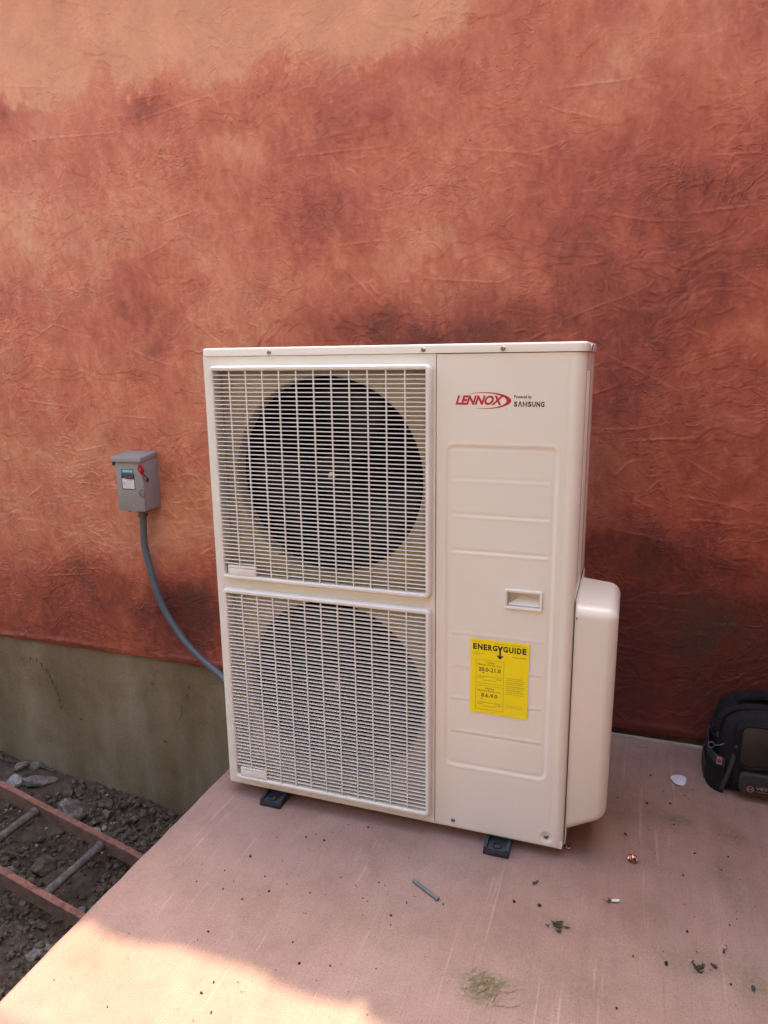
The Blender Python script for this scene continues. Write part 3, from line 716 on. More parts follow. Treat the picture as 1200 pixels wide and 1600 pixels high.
# lid
bm = bmesh.new()
bm_box(bm, -.0025, W + .0025, -.0030, D + .002, 1.2265, H, bev=0)
bmesh.ops.bevel(bm, geom=[e for e in bm.edges if abs(e.verts[0].co.z - e.verts[1].co.z) > .01], offset=.022, segments=6, profile=.5, affect='EDGES')
bmesh.ops.bevel(bm, geom=[e for e in bm.edges if e.verts[0].co.z > H - .001 and e.verts[1].co.z > H - .001], offset=.0055, segments=4, profile=.5, affect='EDGES')
lid = from_bm('lid', bm, P, hp)

def screw(x, y, z, parent, r=.0055, axis='y', m='screw'):
    bm = bmesh.new()
    if axis == 'y':
        lathe(bm, (x, y, z), [(r, 0), (r, -.0012), (r * .75, -.0030), (r * .42, -.0034), (r * .40, -.0018)], 'y', 12, cap1=True)
    else:
        lathe(bm, (x, y, z), [(r, 0), (r, .0012), (r * .75, .0030), (r * .42, .0034), (r * .40, .0018)], 'x', 12, cap1=True)
    return from_bm('screw', bm, MT[m], parent)
for x in (.194, .584, .764): screw(x, -.003, 1.2345, lid)
screw(W + .0025, .12, 1.236, lid, .008, 'x', 'chrome')
screw(.662, 0, .052, svc); screw(.897, .0035, .056, svc, .0060)
# seam beside the fan panel
box('panel_seam', (.6123, .6147, .008, .012, ZB + .002, 1.2235), MT['seam'], hp)

# grilles: frame, every bar, blank name plate; shroud and fan behind
def grille(x0, x1, z0, z1, zc, cxx, rad, lit):
    bm = bmesh.new()
    rr_ring(bm, x0, x1, z0, z1, .014, [(0, -.0005), (.0004, -.012), (.0016, -.0175), (.0045, -.0205), (.0095, -.0205), (.0122, -.0185), (.0130, -.014), (.0130, .006)])
    fr = from_bm('fan_grille', bm, MT['grille'], hp)
    ix0, ix1, iz0, iz1 = x0 + .013, x1 - .013, z0 + .013, z1 - .013
    NH = 50; pitch = (iz1 - iz0) / (NH + 1)
    px0, px1, pz1 = x0 + .024, x0 + .104, iz0 + .026
    hb = None
    def bar(z, xa, key, cache={}):
        if key not in cache:
            bm = bmesh.new(); L = ix1 - xa
            # cross-section: rounded nose, tapering back
            sec = [(-.0168, -.0011), (-.0174, 0), (-.0168, .0011), (-.0125, .0011), (-.0082, .0006), (-.0082, -.0006), (-.0125, -.0011)]
            loops(bm, [[(0, y, zz) for y, zz in sec], [(L, y, zz) for y, zz in sec]], True, True)
            me = bpy.data.meshes.new('grille_bar'); bmesh.ops.recalc_face_normals(bm, faces=bm.faces); bm.to_mesh(me); bm.free(); me.materials.append(MT['grille']); cache[key] = me
        o = bpy.data.objects.new('grille_bar', cache[key]); COL.objects.link(o); o.parent = fr
        o.location = Vector((xa, 0, z)) - rootloc(fr)
    for k in range(1, NH + 1):
        z = iz0 + k * pitch
        if z < pz1 + .001: bar(z, px1, 'short%.3f' % z0)
        else: bar(z, ix0, 'long%.3f' % z0)
    NV = 12; vp = (ix1 - ix0) / (NV)
    for k in range(1, NV):
        x = ix0 + k * vp * .995; zl = iz0 if not (px0 < x < px1) else pz1
        bm = bmesh.new(); bm_box(bm, x - .0014, x + .0014, -.0182, -.0142, zl, iz1)
        from_bm('grille_bar', bm, MT['grille'], fr, smooth=False)
    bm = bmesh.new(); bm_box(bm, px0, px1, -.0192, -.008, iz0 - .002, pz1 - .0075, bev=.0008); bm_box(bm, px0, px1, -.0188, -.008, pz1 - .0066, pz1, bev=.0008)
    from_bm('name_plate', bm, MT['grille'], fr)
    # shroud with bell mouth
    bm = bmesh.new(); N = 64; ox0, ox1, oz0, oz1 = x0 + .006, x1 - .006, z0 + .006, z1 - .006
    def sq(a):
        c, s = math.cos(a), math.sin(a); k = 1e9
        if abs(c) > 1e-6: k = min(k, ((ox1 if c > 0 else ox0) - cxx) / c)
        if abs(s) > 1e-6: k = min(k, ((oz1 if s > 0 else oz0) - zc) / s)
        return (cxx + k * c, .030, zc + k * s)
    # corner-true outer ring
    angs = sorted([2 * math.pi * k / N for k in range(N)] + [math.atan2(b - zc, a - cxx) % (2 * math.pi) for a in (ox0, ox1) for b in (oz0, oz1)])
    ls = [[sq(a) for a in angs]] + [[(cxx + r * math.cos(a), y, zc + r * math.sin(a)) for a in angs] for r, y in ((rad + .014, .030), (rad + .008, .0285), (rad + .004, .030), (rad + .001, .036), (rad + .001, .046), (rad + .001, .066))]
    loops(bm, ls); from_bm('fan_shroud', bm, MT['shroud'], hp)
    # fan
    bm = bmesh.new(); lathe(bm, (cxx, .085, zc), [(.0, -.012), (.030, -.012), (.052, -.004), (.056, .004), (.056, .07)], 'y', 32, cap1=True)
    fan = from_bm('fan', bm, MT['fan'], hp)
    bm = bmesh.new(); lathe(bm, (cxx, .0725, zc), [(.011, 0), (.011, -.008), (.006, -.010), (.006, -.020), (.003, -.021)], 'y', 6, cap1=True); from_bm('hub_nut', bm, MT['chrome'], fan)
    for b in range(3):
        bm = bmesh.new(); rows = []
        for i in range(9):
            r = .052 + (rad - .016 - .052) * i / 8; row = []
            a0 = b * 2.094 + .25 + .35 * (i / 8) ** 1.2 + (.3 if lit else .9); wdt = .62 + .45 * math.sin(i / 8 * 2.2)
            for k in range(9):
                t = k / 8; a = a0 + wdt * t * 1.15
                row.append((cxx + r * math.cos(a), .078 + .060 * t - .010 * math.sin(t * 3.1) + .006 * i / 8, zc + r * math.sin(a)))
            rows.append(row)
        vs = [v for r_ in rows for v in r_]; n = len(vs)
        fs = [(i * 9 + k, i * 9 + k + 1, (i + 1) * 9 + k + 1, (i + 1) * 9 + k) for i in range(8) for k in range(8)]
        bl = mesh_obj('fan_blade', vs, fs, MT['fan'], fan, True)
        md = bl.modifiers.new('thick', 'SOLIDIFY'); md.thickness = .004
    # motor bracket
    bm = bmesh.new()
    for dx in (-.05, .05): bm_box(bm, cxx + dx - .012, cxx + dx + .012, .20, .212, z0, z1)
    bm_box(bm, cxx - .045, cxx + .045, .16, .20, zc - .045, zc + .045, bev=.008)
    from_bm('motor_bracket', bm, MT['coil'], hp)
def rootloc(o):
    v = Vector((0, 0, 0))
    while o is not None: v += o.location; o = o.parent
    return v
grille(.0285, .606, .6495, 1.2035, .925, .322, .250, True)
grille(.0285, .606, .0575, .6225, .345, .322, .250, False)

# wiring and pipe cover on the right
pc_pts = []
def pc(x, y, z): return (x, y, z)
cov = hexa('pipe_cover', [(W + .0030, .016, .068), (W + .094, .036, .104), (W + .094, .262, .104), (W + .0030, .275, .068),
     (W + .0030, .016, .655), (W + .096, .030, .648), (W + .096, .262, .648), (W + .0030, .275, .655)], P, hp)
me = cov.data; bm = bmesh.new(); bm.from_mesh(me)
es = [e for e in bm.edges if max(v.co.x for v in e.verts) + (W / 2) > W + .05]
bmesh.ops.bevel(bm, geom=es, offset=.026, segments=7, profile=.5, affect='EDGES'); bm.to_mesh(me); bm.free()
me.polygons.foreach_set('use_smooth', [True] * len(me.polygons)); me.set_sharp_from_angle(angle=R(50))
bm = bmesh.new(); bm_box(bm, W + .0008, W + .0030, .012, .284, .040, .672, bev=.001); from_bm('cover_flange', bm, MT['grille'], cov)
bm = bmesh.new(); bm_box(bm, W + .0001, W + .0007, .0112, .2848, .0392, .6728); from_bm('cover_gap', bm, MT['seam'], cov)
screw(W + .003, .017, .628, cov, .0035, 'x', 'screw'); screw(W + .003, .017, .075, cov, .0035, 'x', 'screw')

# feet
def foot(x0, y0, ysgn=1):
    w = .064
    bm = bmesh.new(); bm_box(bm, x0, x0 + w, min(y0, y0 + ysgn * .075), max(y0, y0 + ysgn * .075), .0005, .013, bev=.002)
    ft = from_bm('foot', bm, MT['rubber'], hp)
    a, b = sorted((y0 + ysgn * .003, y0 + ysgn * .075))
    bm = bmesh.new(); bm_box(bm, x0 + .009, x0 + w - .009, a, b, .0132, .0165, bev=.001)
    for xx0 in (x0 + .0005, x0 + w - .0085):
        r_ = bmesh.ops.create_cube(bm, size=1)['verts']
        for v in r_:
            top = v.co.z > 0; v.co = Vector((xx0 + (v.co.x + .5) * .008, a if v.co.y < 0 else b, (.029 if (v.co.y * ysgn > 0) else .020) if top else .0132))
    from_bm('foot_bracket', bm, MT['footmetal'], ft)
    bm = bmesh.new(); yc = y0 + ysgn * .019
    lathe(bm, (x0 + w / 2, yc, .0166), [(.0125, 0), (.0120, .003), (.0085, .0035), (.0075, .001), (.0072, -.003)], 'z', 18)
    from_bm('bolt_hole', bm, MT['rubber'], ft)
    bm = bmesh.new(); lathe(bm, (x0 + w / 2, yc, .0169), [(.0072, 0), (.003, .0001)], 'z', 18, cap1=True); from_bm('hole_shadow', bm, MT['seam'], ft)
for x in (.118, .748): foot(x, -.037); foot(x, D + .035, -1)
for x in (.118, .748): box('foot_rail', (x + .006, x + .058, .010, D - .01, .0175, ZB - .0065), MT['footmetal'], hp)

# printed marks: red name with its swoosh, and the supplier line
pr = Print(-.0005)
pr.text('LENNOX', .6585, .7685, 1.1120, 1.1335, bold=.042, shear=.32, space=.98)
def crescent(c0, c1, z0, z1, t):
    pts = []; cxm, czm = (c0 + c1) / 2, (z0 + z1) / 2; a, b = (c1 - c0) / 2, (z1 - z0) / 2
    outer = [(cxm + a * math.cos(w), czm + b * math.sin(w)) for w in [R(128 - k * 8) for k in range(31)]]
    n = len(outer)
    inner = []
    for k, w in enumerate([R(128 - k * 8) for k in range(31)]):
        q = max(0.0, math.sin(math.pi * k / (n - 1))) ** .8
        inner.append((cxm + (a - t * 1.0 * q) * math.cos(w) - .001 * q, czm + (b - t * .32 * q - .0004) * math.sin(w)))
    for k in range(n - 1): pr.poly([outer[k], outer[k + 1], inner[k + 1], inner[k]])
crescent(.668, .7845, 1.1035, 1.1405, .0095)
lathe_pts = [(.7745 + .0009 * math.cos(a), 1.1035 + .0009 * math.sin(a)) for a in [k * math.pi / 4 for k in range(8)]]; pr.poly(lathe_pts)
pr.build('red_logo_print', MT['red'], svc)
pr = Print(-.0005)
pr.text('Powered by', .7905, .8285, 1.1250, 1.1345, bold=.025, space=1.05)
xx_ = .7905
for ch, w_ in (('S', .0074), ('\u039b', .0086), ('M', .0100), ('S', .0074), ('U', .0078), ('N', .0080), ('G', .0078)):
    if ch in 'M\u039b':      # drawn as strokes so that they stay open
        z0_, z1_, k_ = 1.1090, 1.1205, .0021
        if ch == 'M':
            pr.rect(xx_, xx_ + k_, z0_, z1_); pr.rect(xx_ + w_ - k_, xx_ + w_, z0_, z1_)
            m_ = xx_ + w_ / 2; pr.poly([(xx_ + k_, z1_), (xx_ + k_, z1_ - .0035), (m_, z0_), (m_, z0_ + .0035)]); pr.poly([(xx_ + w_ - k_, z1_ - .0035), (xx_ + w_ - k_, z1_), (m_, z0_ + .0035), (m_, z0_)])
        else:
            m_ = xx_ + w_ / 2; pr.poly([(xx_, z0_), (xx_ + .0024, z0_), (m_, z1_ - .0035), (m_, z1_), (m_ - .0012, z1_)]); pr.poly([(xx_ + w_ - .0024, z0_), (xx_ + w_, z0_), (m_ + .0012, z1_), (m_, z1_), (m_, z1_ - .0035)])
    else: pr.text(ch, xx_, xx_ + w_, 1.1090, 1.1205, bold=.045)
    xx_ += w_ + .00148
pr.build('black_logo_print', MT['ink'], svc)
# yellow energy label
SXA, SXB, SZA, SZB = .7015, .8415, .3640, .5565
bm = bmesh.new(); bm_box(bm, SXA, SXB, .0000, .0009, SZA, SZB); lab = from_bm('energy_label', bm, MT['yellow'], hp, smooth=False)
box('label_backing', (SXA - .0012, SXB + .0018, .0010, .0014, SZA - .0012, SZB + .0010), MT['white'], lab)
sw, sh = SXB - SXA, SZB - SZA
def SXp(u): return SXA + u * sw
def SZp(v): return SZB - v * sh
pr = Print(-.0004)
for k, (ch, a_, b_) in enumerate((('E', .045, .112), ('N', .126, .210), ('E', .226, .290), ('R', .304, .375), ('G', .385, .462))): pr.text(ch, SXp(a_), SXp(b_), SZp(.140), SZp(.062), bold=.045)
for k, (ch, a_, b_) in enumerate((('G', .562, .645), ('U', .660, .738), ('I', .756, .776), ('D', .794, .872), ('E', .888, .955))): pr.text(ch, SXp(a_), SXp(b_), SZp(.140), SZp(.062), bold=.045)
# the Y whose stem runs down to an arrow head
pr.poly([(SXp(.462), SZp(.062)), (SXp(.488), SZp(.062)), (SXp(.510), SZp(.095)), (SXp(.510), SZp(.123)), (SXp(.497), SZp(.123))])
pr.poly([(SXp(.536), SZp(.062)), (SXp(.562), SZp(.062)), (SXp(.527), SZp(.123)), (SXp(.510), SZp(.123)), (SXp(.510), SZp(.095))])
pr.rect(SXp(.497), SXp(.527), SZp(.215), SZp(.124))
pr.poly([(SXp(.455), SZp(.198)), (SXp(.472), SZp(.184)), (SXp(.512), SZp(.212)), (SXp(.552), SZp(.184)), (SXp(.569), SZp(.198)), (SXp(.512), SZp(.242))], dy=-.0002)
pr.text('Cooling', SXp(.27), SXp(.42), SZp(.320), SZp(.290)); pr.text('Efficiency Rating', SXp(.135), SXp(.43), SZp(.352), SZp(.325)); pr.text('(SEER2)', SXp(.45), SXp(.54), SZp(.350), SZp(.332))
pr.text('20.0-21.0', SXp(.145), SXp(.53), SZp(.425), SZp(.372), bold=.012)
pr.text('Heating', SXp(.27), SXp(.42), SZp(.670), SZp(.640)); pr.text('Efficiency Rating', SXp(.135), SXp(.43), SZp(.702), SZp(.675)); pr.text('(HSPF2)', SXp(.45), SXp(.54), SZp(.700), SZp(.682))
pr.text('8.6-9.0', SXp(.20), SXp(.48), SZp(.772), SZp(.722), bold=.012)
for u, v in ((.21, .440), (.19, .790)): pr.poly([(SXp(u), SZp(v)), (SXp(u + .04), SZp(v)), (SXp(u + .02), SZp(v + .012))])
pr.text('Range of Similar Models', SXp(.23), SXp(.45), SZp(.552), SZp(.537)); pr.text('Range of Similar Models', SXp(.23), SXp(.45), SZp(.905), SZp(.890))
pr.text('Model AM048', SXp(.73), SXp(.955), SZp(.198), SZp(.184))
pr.build('label_lettering', MT['ink'], lab)
pr = Print(-.0003)
pr.frame(SXp(.10), SXp(.585), SZp(.590), SZp(.270), .0006); pr.frame(SXp(.10), SXp(.585), SZp(.945), SZp(.620), .0006)
for v in (.490, .845):
    pr.rect(SXp(.13), SXp(.555), SZp(v + .004), SZp(v))
    for k in range(9): pr.rect(SXp(.13 + k * .0525), SXp(.134 + k * .0525), SZp(v), SZp(v - .008))
    pr.text('Least Efficient', SXp(.13), SXp(.235), SZp(v + .032), SZp(v + .014)); pr.text('Most Efficient', SXp(.455), SXp(.555), SZp(v + .036), SZp(v + .018))
for k in range(9):
    v = .470 + k * .0265; pr.text(('For energy cost info, ask', 'efficiency range is based', 'on the current federal', 'ratings and test data for', 'the unit combination and', 'heating efficiency. Many', 'models within a different', 'size range may use other', 'combinations by contractor')[k], SXp(.63), SXp(.93 if k % 3 else .90), SZp(v + .017), SZp(v))
pr.text('For energy cost info, visit', SXp(.63), SXp(.92), SZp(.855), SZp(.838)); pr.text('productinfo.energy.gov', SXp(.63), SXp(.93), SZp(.882), SZp(.864))
pr.text('Heat Pump', SXp(.045), SXp(.16), SZp(.178), SZp(.166)); pr.text('Cooling and Heating', SXp(.045), SXp(.25), SZp(.198), SZp(.185)); pr.text('Split System', SXp(.045), SXp(.165), SZp(.217), SZp(.205))
pr.text('U.S. Government', SXp(.05), SXp(.20), SZp(.045), SZp(.033)); pr.text('Federal law prohibits removal of this label before consumer purchase', SXp(.42), SXp(.96), SZp(.047), SZp(.034))
pr.text('ftc.gov/energy', SXp(.38), SXp(.5), SZp(.975), SZp(.965))
pr.build('label_small_print', MT['faint'], lab)

# ------------------------------------------------------------------ disconnect box on the wall
db = empty('disconnect_box', (-.73, YW, .66), 'small grey electrical disconnect box with red lever on the red wall', 'electrical box')
BX0, BX1, BZ0, BZ1, BY = -.797, -.672, .662, .862, .585
box('enclosure', (BX0 + .002, BX1, BY + .004, YW - .002, BZ0 + .002, BZ1), MT['boxgrey'], db, bev=.002)
box('door', (BX0 + .004, BX1 - .001, BY - .001, BY + .0035, BZ0, BZ1 - .004), MT['boxgrey'], db, bev=.0012)
hexa('rain_hood', [(BX0 - .006, BY - .010, BZ1 - .013), (BX1 + .0015, BY - .010, BZ1 - .013), (BX1 + .0015, YW - .003, BZ1 - .004), (BX0 - .006, YW - .003, BZ1 - .004),
     (BX0 - .006, BY - .009, BZ1 + .005), (BX1 + .0015, BY - .009, BZ1 + .005), (BX1 + .0015, YW - .003, BZ1 + .018), (BX0 - .006, YW - .003, BZ1 + .018)], MT['boxgrey'], db, bev=.0012)
box('hood_hook', (BX0 - .005, BX0 + .001, BY - .008, BY + .004, BZ1 - .028, BZ1 - .012), MT['boxdark'], db, bev=.001)
lv = hexa('lever', [(BX1 - .006, BY - .022, .826), (BX1 + .006, BY - .016, .803), (BX1 + .009, BY - .008, .803), (BX1 - .003, BY - .014, .826),
     (BX1 + .0035, BY - .022, .848), (BX1 + .015, BY - .016, .824), (BX1 + .018, BY - .008, .824), (BX1 + .0065, BY - .014, .848)], MT['redplastic'], db, bev=.0015)
bm = bmesh.new(); bm_box(bm, BX1 + .0015, BX1 + .0075, BY - .0205, BY - .019, .822, .830); from_bm('lever_mark', bm, MT['tagpink'], lv)
bm = bmesh.new(); tube(bm, spline([(BX1 + .010, BY - .010, .806), (BX1 + .010, BY + .006, .796), (BX1 + .008, BY + .018, .786), (BX1 + .003, BY + .022, .780)]), .0022, 8)
lathe(bm, (BX1, BY + .022, .779), [(.007, 0), (.007, .003), (.004, .005)], 'x', 14, cap1=True); from_bm('lever_rod', bm, MT['rust'], db)
bm = bmesh.new(); tube(bm, spline([(BX1 - .008, BY - .002, .752), (BX1 - .013, BY - .007, .745), (BX1 - .013, BY - .007, .727), (BX1 - .007, BY - .002, .718), (BX1 + .001, BY - .003, .725), (BX1 + .002, BY - .003, .745), (BX1 - .008, BY - .002, .752)]), .0017, 8)
from_bm('door_hasp', bm, MT['screw'], db)
pr = Print(BY - .0013); lx0, lx1 = -.768, -.709
pr.rect(lx0, lx1 - .001, .8055, .8230); pr.build('teal_label', MT['teal'], db)
pr = Print(BY - .0013); pr.rect(lx0, lx1, .7440, .8050); pr.build('black_label', MT['blk'], db)
pr = Print(BY - .0017); pr.rect(lx0 + .003, lx1 - .003, .7475, .7860); pr.text('SIEMENS', lx0 + .007, lx1 - .007, .8100, .8185, bold=.03); pr.build('white_label', MT['white'], db)
pr = Print(BY - .0018); pr.text('GENERAL DUTY', lx0 + .006, lx1 - .006, .8000, .8030); pr.text('ENCLOSED SWITCH', lx0 + .005, lx1 - .005, .7945, .7975); pr.text('60A 240V', lx0 + .010, lx1 - .010, .7890, .7925); pr.build('grey_lettering', MT['greylabel'], db)
pr = Print(BY - .0021); pr.rect(lx0 + .016, lx1 - .003, .7830, .7858); pr.text('DANGER', lx0 + .025, lx1 - .012, .7785, .7818, bold=.02); pr.build('red_lettering', MT['tagred'], db)
pr = Print(BY - .0021)
pr.poly([(lx0 + .008, .771), (lx0 + .011, .774), (lx0 + .013, .770), (lx0 + .0125, .763), (lx0 + .010, .760), (lx0 + .0085, .765)])
for k in range(6): pr.text(('Hazardous voltage inside.', 'Will cause death or injury.', 'Turn off power supplying', 'this equipment before', 'working inside the box.', 'Replace all covers.')[k], lx0 + .018, lx1 - (.006 if k % 2 else .010), .7725 - k * .0042, .7750 - k * .0042)
pr.build('warning_print', MT['greylabel'], db)
bm = bmesh.new(); cxb, cyb = -.724, .632
lathe(bm, (cxb, cyb, .660), [(.010, .004), (.0205, .003), (.0205, -.008), (.0175, -.010), (.0175, -.020), (.019, -.021), (.019, -.027), (.0145, -.030)], 'z', 8)
from_bm('conduit_fitting', bm, MT['fitting'], db)
box('bent_tab', (-.752, -.742, BY - .003, BY + .004, BZ0 - .004, BZ0 + .0005), MT['chrome'], db)

cpath = spline([(cxb, cyb, .645), (-.752 + .026, .633, .60), (-.741 + .008, .640, .50), (-.700, .643, .336), (-.672, .645, .255), (-.633, .645, .192), (-.582, .643, .128), (-.525, .640, .077), (-.47, .637, .040), (-.428, .630, .020), (-.36, .60, -.006), (-.27, .54, .0), (-.16, .47, .05), (-.05, .41, .12), (.02, .36, .20), (.05, .332, .25)], 10)
bm = bmesh.new(); tube(bm, cpath, .0135, 16)
cond = from_bm('conduit', bm, MT['conduit'], None, smooth=R(60))
tag(cond, 'grey blue flexible conduit curving from the disconnect box to behind the heat pump', 'conduit')

# ------------------------------------------------------------------ ladder lying in the dirt
ld = empty('ladder', (-.8, .15, -.57), 'old muddy red painted ladder lying half buried in the dirt beside the slab', 'ladder')
SL = -.262
def rail(y, name='ladder_rail'):
    bm = bmesh.new(); xs_r = np.linspace(-2.2, -.10, 60); th, hh = .024, .058; rows = []
    for x in xs_r:
        z = -.425 + SL * (x + 1.26); j = lambda: random.uniform(-.0009, .0009)
        rows.append([(x, y - th / 2 + j(), z + j()), (x, y + th / 2 + j(), z + j()), (x, y + th / 2, z - .006), (x, y + th / 2 - .004, z - hh), (x, y - th / 2 + .004, z - hh), (x, y - th / 2, z - .006)])
    loops(bm, rows, True, True); o = from_bm(name, bm, MT['ladder'], ld, smooth=R(25))
    o.data.materials.append(MT['ladderside'])
    for p in o.data.polygons:
        if abs(p.normal.z) < .6: p.material_index = 1
    return o
rail(.305); rail(.0)
for x in (-.476, -.779, -1.082, -1.385, -1.688, -1.99):
    z = -.425 + SL * (x + 1.26) - .030
    bm = bmesh.new(); tube(bm, [(x - .004, .016, z), (x, .15, z + .001), (x + .003, .291, z)], [.0165, .0155, .0165], 14)
    tube(bm, [(x, .270, z), (x + .003, .290, z)], [.0185, .0195], 12); from_bm('rung', bm, MT['rung'], ld)

# ------------------------------------------------------------------ stones
def rock_mesh(seed, size, cuts=9, sub=3, rough=.06):
    rg = random.Random(seed); bm = bmesh.new(); bmesh.ops.create_icosphere(bm, subdivisions=sub, radius=1.0)
    pl = []
    for _ in range(cuts):
        n = Vector((rg.gauss(0, 1), rg.gauss(0, 1), rg.gauss(0, 1))).normalized(); pl.append((n, rg.uniform(.55, .85)))
    off = Vector((rg.random() * 50, rg.random() * 50, 0))
    from mathutils import noise
    for v in bm.verts:
        for n, dd in pl:
            e = v.co.dot(n) - dd
            if e > 0: v.co -= n * e
        v.co *= 1 + rough * noise.fractal(v.co * 2.5 + off, 1.0, 2.0, 4)
        v.co = Vector((v.co.x * size[0], v.co.y * size[1], v.co.z * size[2]))
    return bm
stones = [   # x, y, (sx, sy, sz), rotation, material, label
 (-1.125, .500, (.075, .055, .060), .4, 'rock_speck', 'large speckled grey rubble stone beyond the upper ladder rail'),
 (-1.485, .560, (.045, .035, .045), 1.1, 'rock_white', 'pale greenish white stone against the ladder rail at left picture edge'),
 (-1.395, .600, (.090, .026, .028), .55, 'rock_grey', 'long flat grey stone lying behind the biggest rubble stone'),
 (-1.335, .500, (.024, .020, .022), .2, 'rock_white', 'small white pebble just behind the ladder rail'),
 (-.985, .560, (.026, .022, .026), .3, 'rock_grey', 'rounded grey pebble right of the speckled stone'),
 (-1.045, .452, (.024, .013, .012), 1.9, 'rock_white', 'small flat white chip at the foot of the speckled stone'),
 (-.940, .440, (.020, .014, .020), .7, 'rock_white', 'white pebble nearest the upper ladder rail'),
 (-.922, .468, (.013, .013, .015), .2, 'rock_white', 'tiny white pebble touching a bigger white pebble'),
 (-1.230, .600, (.040, .028, .026), 2.4, 'rock_brown', 'brown flat stone between the long stone and the footing'),
 (-1.530, .640, (.035, .028, .022), .9, 'rock_grey', 'grey stone close under the footing at far left'),
 (-1.000, .215, (.055, .045, .040), .2, 'rock_brown', 'blocky brown brick fragment between the two ladder rungs'),
 (-1.090, .135, (.040, .036, .030), 1.5, 'rock_grey', 'rough brown grey lump near the lower rail at left picture edge'),
 (-.715, -.100, (.055, .042, .022), .5, 'rock_grey', 'flat grey stone slab leaning by the pink slab edge below the ladder'),
 (-.700, .090, (.020, .016, .014), .5, 'rock_grey', 'little grey chip in the dirt below the nearer rung'),
 (-1.100, .410, (.028, .024, .018), .5, 'rock_brown', 'small brown clod touching the upper rail under the speckled stone'),
 (-1.05, .60, (.030, .016, .012), 2.7, 'rock_brown', 'dark splinter of stone above the speckled stone'),
 (-1.460, .660, (.028, .022, .020), .7, 'rock_grey', 'dull grey stone wedged against the footing wall'),
 (-.830, .600, (.022, .02, .02), .7, 'rock_brown', 'dark clod at the footing close to the slab corner'),
]
for k, (x, y, s, a, m, lb) in enumerate(stones):
    bm = rock_mesh(100 + k, s, 10 if s[0] > .03 else 6, 4 if s[0] > .05 else 3)
    bmesh.ops.rotate(bm, verts=bm.verts, matrix=Matrix.Rotation(a, 3, 'Z') @ Matrix.Rotation(.25 * math.sin(k * 2.1), 3, 'X'))
    z = soil_z(x, y) + s[2] * .45
    bmesh.ops.translate(bm, verts=bm.verts, vec=(x, y, z))
    o = from_bm('stone', bm, MT[m], None, smooth=R(30), origin=(x, y, z)); tag(o, lb, 'stone', 'loose stones in the dirt')
# uncountable crumbs and gravel in the trench
def scatter(name, n, seed, m, smin, smax, xr, yr, mask=None, hfun=soil_z, sink=.3, POW=3):
    rg = np.random.RandomState(seed); base = bmesh.new(); bmesh.ops.create_icosphere(base, subdivisions=1, radius=1.0)
    bv = np.array([v.co[:] for v in base.verts]); bf = np.array([[v.index for v in f.verts] for f in base.faces]); base.free()
    px = rg.uniform(xr[0], xr[1], n); py = rg.uniform(yr[0], yr[1], n)
    if mask is not None:
        keep = mask(px, py, rg); px, py = px[keep], py[keep]
    n = len(px); s = smin + (smax - smin) * rg.rand(n) ** POW
    pz = hfun(px, py)
    V = []; F = []
    for i in range(n):
        j = bv * (1 + rg.uniform(-.3, .3, (len(bv), 1))) * s[i] * rg.uniform(.6, 1.25, 3)
        a = rg.rand() * 6.28; c, q = math.cos(a), math.sin(a)
        V.append(np.stack([j[:, 0] * c - j[:, 1] * q + px[i], j[:, 0] * q + j[:, 1] * c + py[i], j[:, 2] + pz[i] + s[i] * sink], 1)); F.append(bf + i * len(bv))
    return mesh_obj(name, np.vstack(V).tolist(), np.vstack(F).tolist(), m, None, False)
def soil_arr(x, y): return soil_h(x[None, :], y[None, :])[0]
tag(scatter('soil_crumbs', 11000, 3, MT['rock_brown'], .003, .020, (-1.95, -.12), (-.55, .67), lambda x, y, r: fbm(x[None], y[None], 841, .22, 2)[0] > r.uniform(.3, .6, len(x)), soil_arr), 'dark crumbly soil clods filling the trench beside the slab', 'soil', kind='stuff')
tag(scatter('gravel', 420, 5, MT['rock_grey'], .003, .011, (-1.8, -.3), (-.3, .67), lambda x, y, r: (y > .32) | (r.rand(len(x)) < .2), soil_arr), 'fine grey gravel mixed into the trench soil', 'gravel', kind='stuff')
tag(scatter('pale_gravel', 90, 9, MT['rock_white'], .003, .009, (-1.6, -.5), (.3, .66), None, soil_arr), 'scattered pale gravel beyond the ladder', 'gravel', kind='stuff')
# a thin root along the foot of the footing
bm = bmesh.new(); tube(bm, spline([(x, y, soil_z(x, y) + .02) for x, y in ((-1.9, .62), (-1.72, .655), (-1.62, .64), (-1.5, .665), (-1.35, .66))]), .004, 6)
o = from_bm('root', bm, MT['rock_brown'], None, origin=(-1.6, .65, -.64)); tag(o, 'thin brown root at the foot of the footing at far left', 'root')

# ------------------------------------------------------------------ tool bag
bag = empty('tool_bag', (1.47, .53, 0), 'black tool bag with grey trim and smoky front pocket against the wall', 'tool bag')
def sq_loop(cx_, cy_, a, b, z, e=4.0, n=40):
    out = []
    for k in range(n):
        t = 2 * math.pi * k / n; c, s = math.cos(t), math.sin(t)
        out.append((cx_ + a * math.copysign(abs(c) ** (2 / e), c), cy_ + b * math.copysign(abs(s) ** (2 / e), s), z))
    return out
bm = bmesh.new()
prof = [(.145, .085, .002), (.158, .098, .010), (.163, .104, .035), (.160, .104, .09), (.156, .102, .14), (.150, .097, .18), (.140, .090, .214), (.118, .076, .236), (.085, .055, .246)]
loops(bm, [sq_loop(1.472, .530, a, b, z, 4.5 if z < .22 else 3.2) for a, b, z in prof], True, True)
from_bm('bag_body', bm, MT['fabric'], bag, smooth=R(60))
